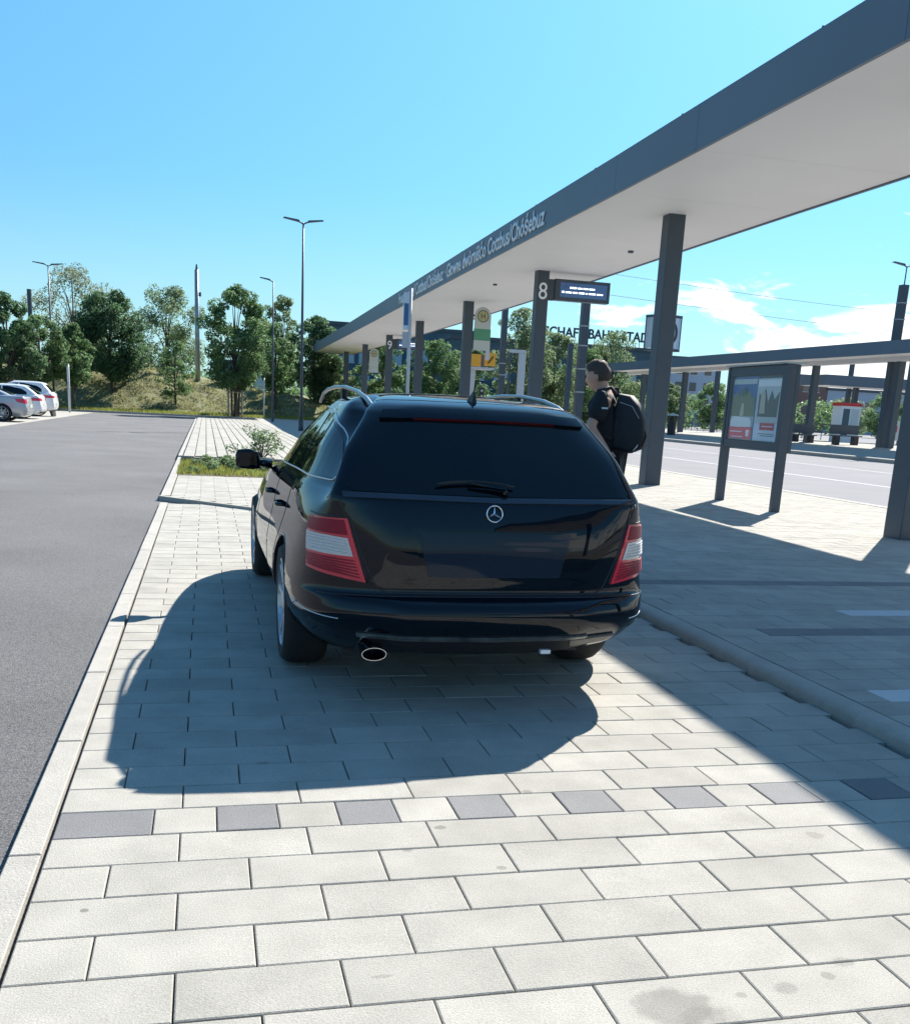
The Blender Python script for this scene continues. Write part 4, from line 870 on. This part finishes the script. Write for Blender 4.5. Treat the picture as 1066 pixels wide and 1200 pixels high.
# overhead wires (in the sky on the right)
for (p, q, sag, lb) in [((14.7, 40, 6.9), (60, 62, 9.4), .5, 'upper overhead wire crossing the clouds'), ((14.7, 40, 6.1), (60, 62, 8.0), .4, 'lower overhead wire crossing the clouds'), ((10.0, 47, 4.0), (14.7, 40, 4.0), .02, 'short span wire with a small box between two masts')]:
    p, q = Vector(p), Vector(q); pts = [p.lerp(q, i/16)-Vector((0, 0, sag*math.sin(math.pi*i/16))) for i in range(17)]
    o = thing('overhead_wire', lb, 'wire'); MB().tube(pts, .009, 5).build('wire', 'steel', o)
o = thing('span_box', 'small pale box hanging on the wire beside the column marked 8', 'box', (11.9, 44.2, 3.78)); MB().box(-.08, .08, -.06, .06, -.3, .1).build('box', 'palepost', o); MB().box(-.02, .02, -.02, .02, .1, .24).build('hanger', 'steel', o)
# posts at the foot of the bank
for (x, y, h, lb, m, r) in [(3.77, 70.8, 2.7, 'pale thin post right of the staked tree', 'palepost', .05), (-7.95, 66, 2.75, 'pale post with a white plate beside the parked cars', 'palepost', .07), (-12.2, 68, 2.4, 'thin pale post left among the trees behind the parked cars', 'palepost', .04)]:
    t = thing('marker_post', lb, 'post', (x, y, 0)); MB().tube([(0, 0, -.1), (0, 0, h)], r, 8).build('post', m, t, smooth=True); MB().box(-r*.9, r*.9, -r-.02, -r, h*.65, h*.95).build('plate', 'palepost', t)
# advertising cube on a post
ac = thing('advertising_cube', 'dark framed advertising cube with a round black emblem on a thick post', 'sign', (24.9, 55, .0))
ac.rotation_euler = (0, 0, R(24)); ac.scale = (.78, .78, .97); MB().box(-.19, .19, -.19, .19, 0, 5.2).build('post', 'steel', ac)
MB().box(-.92, .92, -.92, .92, 7.05, 7.18).build('top_frame', 'steel', ac); MB().box(-.92, .92, -.92, .92, 5.2, 5.32).build('bottom_frame', 'steel', ac)
for a in (-1, 1):
    for b_ in (-1, 1): MB().box(a*.86-.05, a*.86+.05, b_*.86-.05, b_*.86+.05, 5.32, 7.05).build('corner_frame', 'steel', ac)
for i in range(6): MB().box(-.80+i*.27, -.80+i*.27+.25, -.90, -.87, 5.34, 7.03).build('face_panel', 'pBlue' if i % 2 else 'pWhite', ac); MB().box(-.90, -.87, -.80+i*.27, -.80+i*.27+.25, 5.34, 7.03).build('face_panel', 'paleblue' if i % 2 else 'pGrey', ac); MB().box(.87, .90, -.80+i*.27, -.80+i*.27+.25, 5.34, 7.03).build('face_panel', 'bluewall', ac)
N_ = 28; MB().add([(r_*math.cos(2*math.pi*i/N_)-.1, -.925, 6.2+r_*math.sin(2*math.pi*i/N_)) for r_ in (.62, .40) for i in range(N_)], [(i, (i+1) % N_, N_+(i+1) % N_, N_+i) for i in range(N_)]).build('emblem_ring', 'black', ac)
# shelter frame and yellow adverts behind the stop sign
sh = thing('ticket_shelter', 'pale framed shelter with yellow advert panels on a white roof slab', 'shelter', (13.3, 52, .05))
MB().box(-.45, .95, -.6, .6, 3.30, 3.40).build('roof_slab', 'palepost', sh); MB().box(-.35, .05, -.25, -.05, 0, 3.3).build('post', 'palepost', sh)
MB().box(-.30, .22, -.58, -.52, 3.42, 4.02).build('advert_panel', 'orange', sh); MB().box(.42, .98, -.58, -.52, 3.48, 4.12).build('advert_panel', 'orange', sh); MB().box(.24, .40, -.56, -.52, 3.42, 4.0).build('panel_divider', 'brick', sh)
MB().tube([(.6, -.62, 3.6), (.75, -.62, 3.8), (.85, -.62, 3.95)], .03, 6).build('advert_print', 'black', sh)
gt = thing('portal_frame', 'light grey portal frame with a thick right leg beside column 8', 'frame', (15.0, 50, .02))
MB().box(-.42, .42, -.1, .1, 4.15, 4.30).build('cross_bar', 'palepost', gt); MB().box(.08, .42, -.1, .1, 0, 4.14).build('leg', 'palepost', gt); MB().box(-.42, -.34, -.1, .1, 0, 4.14).build('leg', 'steel', gt)
sb = thing('signal_box', 'small black signal with pale lamps on a post behind the car roof', 'signal', (13.25, 50, .02)); MB().box(-.1, .1, -.1, .1, 1.6, 2.4).build('housing', 'black', sb); MB().box(-.04, .04, -.04, .04, 0, 1.6).build('post', 'steel', sb)
for z in (1.7, 1.95, 2.2): MB().box(-.05, .05, -.12, -.10, z, z+.1).build('lamp', 'signwhite', sb)

# ================================================================== BUILDINGS
def building(name, label, x0, x1, y0, y1, h, wallm, wins, winm='winpane', roofm='steel', rz=0, z0=0):
    t = thing(name, label, 'building', (x0, y0, z0), rz); X = x1-x0; Y = y1-y0
    MB().box(0, X, 0, Y, 0, h).build('wall', wallm, t); MB().box(-.2, X+.2, -.2, Y+.2, h, h+.4).build('roof', roofm, t)
    for (u, v, ww, hh) in wins:
        MB().box(u, u+ww, -.06, -.002, v, v+hh).build('window', winm, t); MB().box(u-.08, u+ww+.08, -.09, -.003, v-.12, v-.02).build('sill', 'palepost', t)
    return t
building('station_building', 'petrol blue station building behind the far end of the canopy', 13.5, 34, 130, 142, 10.6, 'bluewall', [(1+i*2.0, 6.3, 1.4, 2.6) for i in range(9)]+[(1+i*2.0, 2.4, 1.4, 2.4) for i in range(9)], 'blind')
building('low_building', 'low dark blue building glimpsed behind the staked tree', 1.0, 8.5, 118, 128, 4.9, 'bluewall', [(1.0, 2.2, 2.0, 2.0), (4.2, 2.2, 2.0, 2.0)], 'blind')
bh = building('lettered_building', 'long roof with big free standing capital letters behind the trees', 26, 50, 112, 124, 8.7, 'bluewall', [(2+i*3.0, 4.6, 1.9, 2.2) for i in range(7)], 'blind')
MB().box(15.3, 16.9, -.5, 1.0, 5.2, 8.0).build('stair_tower', 'bluewall', bh)
lt = text_mesh('SCHAFT BAHN STADT', 'roof_letters', 'steel', bh, 1.45, lambda u, v, d: (10.6+u, .4-d, 9.75+v), extrude=.12, width=13.4, bold=.035)
for i in range(16): MB().box(11.2+i*.78, 11.25+i*.78, .42, .48, 9.08, 9.8).build('letter_strut', 'steel', bh)
building('apartment_block', 'pale blue grey apartment block seen under the far canopy', 70, 78, 150, 166, 10.5, 'paleblue', [(.8+i*2.4, .8+j*2.5, 1.1, 1.3) for i in range(3) for j in range(4)])
building('brown_building', 'brown rendered building beyond the third canopy', 92, 97.5, 150, 162, 9.0, 'brick', [(1.0+i*2.0, 1.2+j*2.8, 1, 1.4) for i in range(2) for j in range(3)])
building('white_building', 'pale long building right of the brown one', 97.6, 130, 150, 162, 7.2, 'paleblue', [(1.2+i*3, 1.0+j*3, 1.8, 1.6) for i in range(10) for j in range(2)])
building('bank_hut', 'small grey roofed hut on top of the embankment behind the dark tree', -10.0, -4.9, 98, 103, 1.9, 'brick', [(.8, .7, 1.0, .7), (3.0, .7, 1.0, .7)], z0=2.4, roofm='galv')
# kiosk, bins and details on the second platform
kx = thing('ticket_kiosk', 'white kiosk with red band on the square right of the round sign', 'kiosk', (40.6, 60, .46)); kx.scale = (.8, .8, .85)
MB().box(-.9, .9, -.6, .6, 0, 2.7).build('body', 'pWhite', kx); MB().box(-.95, .95, -.65, .65, 2.7, 2.95).build('red_band', 'redpaint', kx)
MB().box(-.7, -.1, -.63, -.605, .5, 2.5).build('door', 'bluewall', kx); MB().box(.05, .75, -.63, -.605, 1.1, 2.5).build('screen', 'pGrey', kx)
rs = thing('red_white_board', 'white board with red print standing right of the kiosk', 'sign', (41.4, 56.3, .46)); MB().box(-.62, .62, -.04, .04, .3, 1.5).build('board', 'signwhite', rs); MB().box(-.5, .4, -.05, -.041, .8, 1.2).build('red_print', 'redpaint', rs); MB().box(-.6, -.54, -.04, .04, 0, .3).build('leg', 'steel', rs); MB().box(.54, .6, -.04, .04, 0, .3).build('leg', 'steel', rs)
r1 = thing('round_sign', 'round dark sign seen from behind on a thin post', 'sign', (43.8, 70, .46)); MB().lathe([(0, -.03), (.36, -.03), (.36, .03), (0, .03)], 'y', 24, c=(0, 0, 2.1)).build('disc', mat('sign_back', (.10, .09, .09), .6), r1); MB().tube([(0, .06, 0), (0, .06, 2.3)], .04, 8).build('post', 'galv', r1)
for (x, y, wx, h, lb) in [(34.4, 50.6, .9, .62, 'dark seat block at the right of the poster case'), (33.4, 53.2, .75, .55, 'smaller dark seat block half hidden by the poster case')]:
    t = thing('platform_bench', lb, 'bench', (x, y, .46)); MB().box(-wx, wx, -.22, .22, h-.17, h-.10).build('seat', 'steel', t); MB().box(-wx, wx, .16, .22, h-.05, h+.45).build('backrest', 'steel', t); MB().box(-wx*.8, -wx*.5, -.18, .18, 0, h-.17).build('leg', 'black', t); MB().box(wx*.5, wx*.8, -.18, .18, 0, h-.17).build('leg', 'black', t)
t = thing('litter_bin', 'dark litter bin with pale hood on the far platform', 'litter bin', (31.2, 66, .31)); MB().lathe([(0, .0), (.28, .0), (.30, .95), (.0, .95)], 'z', 16).build('bin', 'black', t); MB().lathe([(.40, 1.30), (.38, 1.38), (0, 1.48)], 'z', 16).build('hood', 'signwhite', t)
for a in (-1, 1): MB().box(a*.28-.02, a*.28+.02, -.02, .02, .95, 1.32).build('hood_post', 'steel', t)
sgn = thing('hanging_display', 'dark hanging display under the third canopy', 'display', (42.6, 58.5, 0)); MB().box(-.55, .55, -.1, .1, 3.0, 3.65).build('housing', 'steel', sgn); MB().box(-.03, .03, -.03, .03, 3.65, 5.0).build('hanger', 'steel', sgn); MB().box(-.3, -.05, -.11, -.101, 3.4, 3.5).build('display_print', 'signwhite', sgn)
fn_ = thing('railing', 'thin dark railing behind the second platform', 'railing', (0, 0, .44))
for i in range(26): MB().box(42.6, 42.64, 62+i*1.2, 62.04+i*1.2, .02, 1.1).build('baluster', 'steel', fn_)
for z in (.6, 1.1): MB().box(42.59, 42.65, 62, 92, z, z+.05).build('rail', 'steel', fn_)

# ================================================================== TREES
T = [ # name, label, x,y,z0,top z,rad,base,mat,nl,size,extra
 ('dark_tree', 'dark dense tree cut off by the left edge of the photo', -11.2, 66, .2, 6.5, 1.9, 1.9, 'leafD', 5200, .23, {}),
 ('young_tree', 'bright green young tree behind the parked cars', -9.9, 69, .1, 5.7, 1.7, 1.8, 'leafM', 4600, .20, {}),
 ('young_tree', 'bright green slim tree just left of the pale post', -8.3, 71, .1, 5.4, 1.4, 1.8, 'leafM', 3800, .20, {}),
 ('pale_tree', 'tall airy pale tree behind the dark one on the embankment', -10.6, 93, 3.0, 11.2, 3.9, 3.6, 'leafP', 4600, .22, dict(cl=.30, nclump=40)),
 ('dark_tree', 'dark broad tree standing alone in front of the embankment', -6.45, 77, .9, 8.0, 2.75, 2.6, 'leafD', 8200, .24, dict(cl=.36, nclump=34)),
 ('airy_tree', 'airy tall tree left of the thick mast', -3.2, 93, 2.2, 10.2, 3.3, 3.2, 'leafL', 5600, .22, dict(cl=.31, nclump=38)),
 ('sapling', 'thin young sapling on the slope below the airy tree', -2.1, 76, .5, 5.0, 1.35, 1.1, 'leafM', 1700, .17, dict(cl=.30)),
 ('staked_tree', 'bushy green tree held by a ring of wooden stakes', 1.88, 70.5, .1, 8.4, 2.25, 2.0, 'leafM', 9500, .21, dict(cl=.34, nclump=40)),
 ('mid_tree', 'grey green tree behind the single armed lamp', 6.1, 88, .8, 9.6, 2.1, 2.3, 'leafL', 4600, .22, dict(cl=.30, nclump=32)),
 ('dark_tree', 'dark tree right behind the tallest lamp', 8.4, 84, .8, 8.0, 2.3, 2.3, 'leafD', 6500, .24, dict(cl=.38)),
 ('slim_tree', 'slim tree with dark trunk just left of the tallest lamp', 4.9, 77, .3, 6.8, 1.5, 2.1, 'leafM', 3000, .2, {}),
 ('bushy_tree', 'yellow green bushy tree under the canopy tip', 9.6, 84, .2, 5.1, 2.0, 1.1, 'leafL', 4200, .22, {}),
 ('bushy_tree', 'bushy tree behind the column marked 9', 14.0, 84, .2, 6.4, 2.3, 1.2, 'leafM', 4800, .23, {}),
 ('bushy_tree', 'dark green bushy tree left of the bus stop sign', 18.6, 86, .2, 6.9, 2.6, 1.0, 'leafM', 5400, .24, {}),
 ('bushy_tree', 'low dark tree behind the yellow advert shelter', 22.6, 90, .2, 6.6, 2.4, 1.0, 'leafD', 4600, .24, {}),
 ('airy_tree', 'tall light green tree between the slim mast and column 8', 23.0, 76, .2, 9.0, 2.5, 1.6, 'leafL', 6200, .21, dict(cl=.31, nclump=36)),
 ('airy_tree', 'light green tree right of column 8 before the roof letters', 27.6, 81, .2, 7.7, 2.5, 1.4, 'leafL', 6400, .22, dict(cl=.32, nclump=36)),
 ('mid_tree', 'green tree behind the head of the man', 33.2, 89, .2, 7.4, 2.6, 1.0, 'leafM', 5200, .23, {}),
 ('mid_tree', 'rounded tree left of the advertising cube', 38.6, 96, .2, 9.4, 2.9, 2.2, 'leafL', 5200, .23, dict(nclump=34)),
 ('bushy_tree', 'dense dark bush under the left end of the far canopy', 40.8, 100, .2, 5.6, 3.2, .6, 'leafM', 5200, .24, {}),
 ('street_tree', 'street tree seen between the far canopy posts', 50.5, 97, .0, 5.2, 2.4, 1.2, 'leafM', 4200, .22, {}),
 ('street_tree', 'street tree left of the apartment block', 46.5, 99, .0, 5.0, 1.8, 1.2, 'leafL', 2800, .22, {}),
 ('street_tree', 'small dark tree right of the poster case', 61.5, 104, .0, 5.4, 1.7, 1.2, 'leafD', 2600, .24, {}),
 ('street_tree', 'light tree in front of the white building', 76.0, 112, .0, 4.9, 3.2, .8, 'leafL', 3600, .24, {}),
 ('street_tree', 'tree at the right edge behind the lamp mast', 70.0, 96, .0, 5.3, 2.5, .9, 'leafM', 3600, .24, {})]
for i, (nm, lb, x, y, z0, top, rad, base, m, nl, sz, kw) in enumerate(T):
    tree(nm, lb, x, y, z0, top-z0, rad, max(.5, base-z0), m, nl=nl, size=sz, seed=i+11, **kw)
# stakes round the staked tree
stk = thing('tree_stakes', 'ring of wooden stakes with cross rails guarding the bushy green tree', 'tree guard', (1.88, 70.5, .08))
for i in range(4):
    a = R(45+90*i); MB().tube([(.62*math.cos(a), .62*math.sin(a), -.1), (.62*math.cos(a), .62*math.sin(a), 1.75)], .055, 8).build('stake', 'wood', stk)
    a2 = a+R(90); MB().tube([(.62*math.cos(a), .62*math.sin(a), 1.6), (.62*math.cos(a2), .62*math.sin(a2), 1.6)], .045, 6).build('cross_rail', 'wood', stk)
for i, dx in enumerate((-.2, .22)): MB().tube([(dx, .1, 0), (dx*1.4, .1, 3.2)], .07, 7).build('stem', 'bark', stk)
# shrubs on top of the bank and a distant wooded band (nobody could count these)
cl = [(random.uniform(-40, 12), random.uniform(98, 108), random.uniform(2.0, 3.9) if True else 0, random.uniform(1.0, 1.9)) for _ in range(90)]
cl = [(x, y, 1.3+1.8*np.clip((6-x)/14, 0, 1)+random.uniform(-.3, .8), r) for x, y, z, r in cl]
tag(leaf_cloud('bank_shrubs', cl, 15000, .30, 'leafM', None), 'low shrubs along the top of the embankment', kind='stuff')
cl = [(random.uniform(10, 70), random.uniform(104, 112), random.uniform(.8, 3.2), random.uniform(1.5, 2.6)) for _ in range(90)]
tag(leaf_cloud('hedge_belt', cl, 20000, .36, 'leafM', None), 'dark green hedge belt behind the bus station', kind='stuff')
cl = [(random.uniform(-260, 420), random.uniform(240, 300), random.uniform(1, 6), random.uniform(4, 8)) for _ in range(240)]
tag(leaf_cloud('distant_woods', cl, 26000, 1.3, 'leafD', None), 'distant woods on the horizon', kind='stuff')
cl = [(random.gauss(.65, .42), random.gauss(20.2, .55), random.uniform(.02, .14), random.uniform(.08, .17)) for _ in range(60)]
cl = [c for c in cl if -.25 < c[0] < 2.7 and 18.6 < c[1] < 21.6]
tag(leaf_cloud('ground_cover', cl, 9000, .055, 'leafL', None), 'low leafy ground cover heaped in the planting bed', kind='stuff')
cl = [(random.uniform(-.35, 2.8), random.uniform(18.1, 21.7), random.uniform(.0, .07), random.uniform(.05, .12)) for _ in range(70)]
tag(leaf_cloud('small_weeds', cl, 5000, .045, 'leafM', None), 'small broad leaved weeds in the planting bed', kind='stuff')
# shrub with pale flowers by the mirror
fs = thing('flowering_shrub', 'small shrub with pale flowers behind the car mirror', 'shrub', (1.15, 22.6, .1))
cl = [(random.gauss(0, .28), random.gauss(0, .2), random.uniform(.15, .62), random.uniform(.10, .20)) for _ in range(22)]
b = MB()
for c_ in cl: b.tube([(0, 0, -.05), (c_[0]*.6, c_[1]*.6, c_[2]*.6), c_[:3]], [.008, .006, .003], 4, cap=False)
b.build('stems', 'bark', fs); leaf_cloud('leaves', cl, 900, .055, 'leafM', fs); leaf_cloud('flowers', cl, 420, .05, 'flower', fs)['kind'] = 'stuff'

# ================================================================== PERSON
def skin(name, verts, edges, radii, root, m, parent, sub=2):
    me = bpy.data.meshes.new('tmp'); me.from_pydata(verts, edges, []); o = bpy.data.objects.new('tmp', me); C.objects.link(o)
    md = o.modifiers.new('s', 'SKIN'); md.use_smooth_shade = True
    sv = me.skin_vertices[0].data
    for i, r_ in enumerate(radii): sv[i].radius = (r_, r_) if not isinstance(r_, tuple) else r_; sv[i].use_root = (i == root)
    ss = o.modifiers.new('d', 'SUBSURF'); ss.levels = sub; ss.render_levels = sub
    bpy.context.view_layer.update(); dg = bpy.context.evaluated_depsgraph_get(); e = bpy.data.meshes.new_from_object(o.evaluated_get(dg)); bpy.data.objects.remove(o); e.name = name
    e.materials.clear(); e.materials.append(K[m]); e.polygons.foreach_set('use_smooth', [True]*len(e.polygons)); r = bpy.data.objects.new(name, e); C.objects.link(r); r.parent = parent; return r
man = thing('person', 'man in black T-shirt standing beside the black car with his back half turned', 'person', (3.22, 8.0, PZ)); man.rotation_euler = (0, 0, R(-32))
J = dict(pel=(0, 0, .93), sp=(-.01, 0, 1.10), ch=(-.03, 0, 1.325), nb=(-.055, 0, 1.46), nk=(-.085, 0, 1.51), hd=(-.115, 0, 1.585), ht=(-.105, 0, 1.66),
 sl=(-.03, -.180, 1.42), el=(-.10, -.255, 1.20), wl=(.04, -.255, 1.03), sr=(-.06, .180, 1.42), er=(-.10, .24, 1.16), wr=(-.22, .20, .93),
 hl=(.0, -.095, .90), kl=(-.03, -.11, .50), al=(.04, -.11, .09), tl=(-.12, -.13, .045), hr=(.0, .095, .90), kr=(-.06, .11, .50), ar=(-.03, .11, .09), tr=(-.19, .13, .045))
rad = dict(pel=(.125, .15), sp=(.11, .135), ch=(.12, .155), nb=.075, nk=.056, hd=.088, ht=.07, sl=.058, el=.042, wl=.028, sr=.058, er=.042, wr=.028, hl=.085, kl=.056, al=.042, tl=.035, hr=.085, kr=.056, ar=.042, tr=.035)
ks = list(J); vi = {k: i for i, k in enumerate(ks)}; V = [J[k] for k in ks]; Rr = [rad[k] for k in ks]
E_ = [('pel', 'sp'), ('sp', 'ch'), ('ch', 'nb'), ('nb', 'nk'), ('nk', 'hd'), ('hd', 'ht'), ('ch', 'sl'), ('sl', 'el'), ('el', 'wl'), ('ch', 'sr'), ('sr', 'er'), ('er', 'wr'), ('pel', 'hl'), ('hl', 'kl'), ('kl', 'al'), ('al', 'tl'), ('pel', 'hr'), ('hr', 'kr'), ('kr', 'ar'), ('ar', 'tr')]
Ee = [(vi[a], vi[b]) for a, b in E_]
for side, d in (('l', Vector((.45, -.05, -.9)).normalized()), ('r', Vector((-.55, 0, -.85)).normalized())):
    wv = Vector(J['w'+side]); i0 = len(V); V.append(tuple(wv+d*.05)); Rr.append((.03, .02)); Ee.append((vi['w'+side], i0))
    perp = d.cross(Vector((0, 1, 0))).normalized()
    for q, ln_ in ((-1.5, .075), (-.5, .085), (.5, .08), (1.5, .065)):
        a = wv+d*.085+perp*q*.017; b_ = a+d*ln_*.5; c_ = b_+(d+Vector((0, .4, .0))).normalized()*ln_*.4
        i1 = len(V); V += [tuple(a), tuple(b_), tuple(c_)]; Rr += [.009, .008, .007]; Ee += [(i0, i1), (i1, i1+1), (i1+1, i1+2)]
    a = wv+d*.04+perp*.035; i1 = len(V); V += [tuple(a), tuple(a+d*.045+perp*.012)]; Rr += [.010, .008]; Ee += [(i0, i1), (i1, i1+1)]
skin('body', V, Ee, Rr, 0, 'skin', man)
def sub_skin(name, keys, scale_, m, over={}, edges=None):
    ke_ = [(a, b) for a, b in E_ if a in keys and b in keys]; kk = list(keys)
    rr_ = []
    for k in kk:
        q = over.get(k, rad[k]); rr_.append(tuple(z*scale_ for z in q) if isinstance(q, tuple) else q*scale_)
    return skin(name, [J[k] for k in kk], [(kk.index(a), kk.index(b)) for a, b in ke_], rr_, 0, m, man)
J0 = dict(J)
J['el'] = tuple(Vector(J0['sl']).lerp(Vector(J0['el']), .82)); J['er'] = tuple(Vector(J0['sr']).lerp(Vector(J0['er']), .80)); J['nb'] = (-.050, 0, 1.465); J['pel'] = (.0, 0, .90)
sub_skin('tshirt', ['pel', 'sp', 'ch', 'nb', 'sl', 'el', 'sr', 'er'], 1.30, 'tee', {'nb': .066, 'el': .062, 'er': .060, 'sl': .068, 'sr': .068, 'sp': (.118, .145), 'pel': (.125, .150)})
J = dict(J0); J['pel'] = (0, 0, .95)
sub_skin('trousers', ['pel', 'hl', 'kl', 'al', 'hr', 'kr', 'ar'], 1.17, 'trouser', {'al': .052, 'ar': .052, 'kl': .066, 'kr': .066})
J = dict(J0)
for s in 'lr': skin('shoe', [J['a'+s], tuple(Vector(J['a'+s])+Vector((.03, 0, -.04))), tuple(Vector(J['t'+s])+Vector((.02, 0, 0)))], [(0, 1), (1, 2)], [.05, .052, .045], 1, 'shoe', man)
# head details: cranium, face wedge, ears, hair (head looks left and slightly down)
hm = MB(); n1, n2 = 20, 14
def headpt(th, ph, k=1.0):
    x = -math.cos(ph)*math.cos(th); y = math.cos(ph)*math.sin(th); z = math.sin(ph)
    rx, ry, rz_ = .098, .076, .120; f = 1.0
    px = x*rx*(1.06 if x > 0 else 1.0); py = y*ry; pz = z*rz_
    if z < -.15 and x > 0: px *= 1+.55*z              # nape tucks in
    if z < -.3 and x < 0: py *= 1+.35*(z+.3); px *= 1+.10*(z+.3)
    return Vector((px*k, py*k, pz*k))
hv = [headpt(2*math.pi*i/n1, -math.pi/2+math.pi*(j+.5)/n2) for j in range(n2) for i in range(n1)]
hm.add(hv, [(j*n1+i, j*n1+(i+1) % n1, (j+1)*n1+(i+1) % n1, (j+1)*n1+i) for j in range(n2-1) for i in range(n1)]+[tuple(range(n1)), tuple(range((n2-1)*n1, n2*n1))])
hm.add([(-.094, 0, .012), (-.097, -.013, -.030), (-.097, .013, -.030), (-.114, 0, -.028)], [(0, 1, 3), (0, 3, 2), (1, 2, 3), (0, 2, 1)])
hd = hm.build('head', 'skin', man, smooth=True, loc=(-.125, 0, 1.60)); hd.rotation_euler = (0, R(-10), R(-8))
for sg in (-1, 1): MB().lathe([(.0, -.006), (.022, -.006), (.030, .004), (.024, .010), (0, .004)], 'y', 14).build('ear', 'skin', hd, smooth=True, loc=(.012, sg*.077, -.005)).scale = (.7, 1, 1.1)
for sg in (-1, 1): MB().lathe([(0, -.010), (.008, -.006), (.010, 0), (.008, .006), (0, .010)], 'x', 10).build('eye', 'black', hd, loc=(-.088, sg*.031, .012))
MB().box(-.100, -.094, -.022, .022, -.066, -.060).build('mouth', 'redlens', hd)
hh_ = MB(); pts = []; idx = {}
for j in range(n2):
    for i in range(n1):
        th = 2*math.pi*i/n1; ph = -math.pi/2+math.pi*(j+.5)/n2; p = headpt(th, ph, 1.0); nrm = p.normalized(); front = -math.cos(th)*math.cos(ph)
        lim = -.42 if front > .25 else (-.05 if front > -.25 else (.18 if front > -.6 else .42))
        idx[(i, j)] = (math.sin(ph) > lim); pts.append(p+nrm*(.012+.006*math.sin(i*2.7+j*1.9)+(.006 if math.sin(ph) > .6 else 0)))
hf = [(j*n1+i, j*n1+(i+1) % n1, (j+1)*n1+(i+1) % n1, (j+1)*n1+i) for j in range(n2-1) for i in range(n1) if idx[(i, j)] and idx[((i+1) % n1, j)]]
hh_.add(pts, hf+[tuple((n2-1)*n1+i for i in range(n1))]).build('hair', 'hair', hd, smooth=True)
# small pale print on the sleeve
MB().box(-.035, .030, -.272, -.268, 1.345, 1.358).build('sleeve_print', 'reflective', man).rotation_euler = (0, 0, 0)
# backpack
bp_ = thing('backpack', 'black backpack with pale reflective piping worn by the man', 'backpack', (3.22, 8.0, PZ)); bp_.rotation_euler = man.rotation_euler; bp_.scale = (1.02, 1.0, 1.0); bp_.location.z += .045
b = MB(); prof = [(0.06, .98), (.20, .96), (.285, 1.00), (.315, 1.10), (.30, 1.22), (.25, 1.34), (.17, 1.42), (.08, 1.43), (.05, 1.30), (.05, 1.1)]
n = len(prof); rows = []
for (yy, s) in ((-.15, .80), (-.135, .95), (-.08, 1), (.08, 1), (.135, .95), (.15, .80)): rows.append([(.17+(a-.17)*s, yy, 1.18+(c_-1.18)*s) for a, c_ in prof])
b.v = [p for r_ in rows for p in r_]; b.f = [(j*n+i, j*n+(i+1) % n, (j+1)*n+(i+1) % n, (j+1)*n+i) for j in range(5) for i in range(n)]+[tuple(range(n)), tuple(range(5*n, 6*n))]; b.mi = [0]*len(b.f)
b.build('bag', 'nylon', bp_, angle=60)
for pts in ([(.255, -.140, 1.235), (.275, -.142, 1.20), (.282, -.142, 1.16), (.272, -.142, 1.13)], [(.262, -.142, 1.105), (.275, -.142, 1.07), (.262, -.142, 1.02), (.235, -.140, .985)], [(.245, -.141, 1.118), (.29, -.142, 1.115)]): MB().tube(pts, .0055, 6).build('piping', 'reflective', bp_, smooth=True)
MB().tube([(.07, -.11, 1.40), (.02, -.125, 1.47), (-.08, -.13, 1.44), (-.15, -.12, 1.32), (-.10, -.14, 1.15), (.06, -.14, 1.06)], .017, 6).build('shoulder_strap', 'nylon', bp_, smooth=True)
MB().tube([(.07, .11, 1.40), (.02, .125, 1.47), (-.08, .13, 1.44), (-.15, .12, 1.32), (-.10, .14, 1.15), (.06, .14, 1.06)], .017, 6).build('shoulder_strap', 'nylon', bp_, smooth=True)
MB().extr([(.20, 1.00), (.30, 1.02), (.325, 1.10), (.30, 1.18), (.22, 1.20)], lambda a, b, d: (a, d, b), -.10, .10).build('front_pocket', 'nylon', bp_, angle=60)
MB().tube([(.10, -.152, 1.36), (.20, -.152, 1.33), (.26, -.150, 1.24)], .004, 6).build('zip', 'galv', bp_)
MB().tube([(.06, -.03, 1.42), (.05, 0, 1.47), (.06, .03, 1.42)], .010, 6).build('grab_handle', 'nylon', bp_)
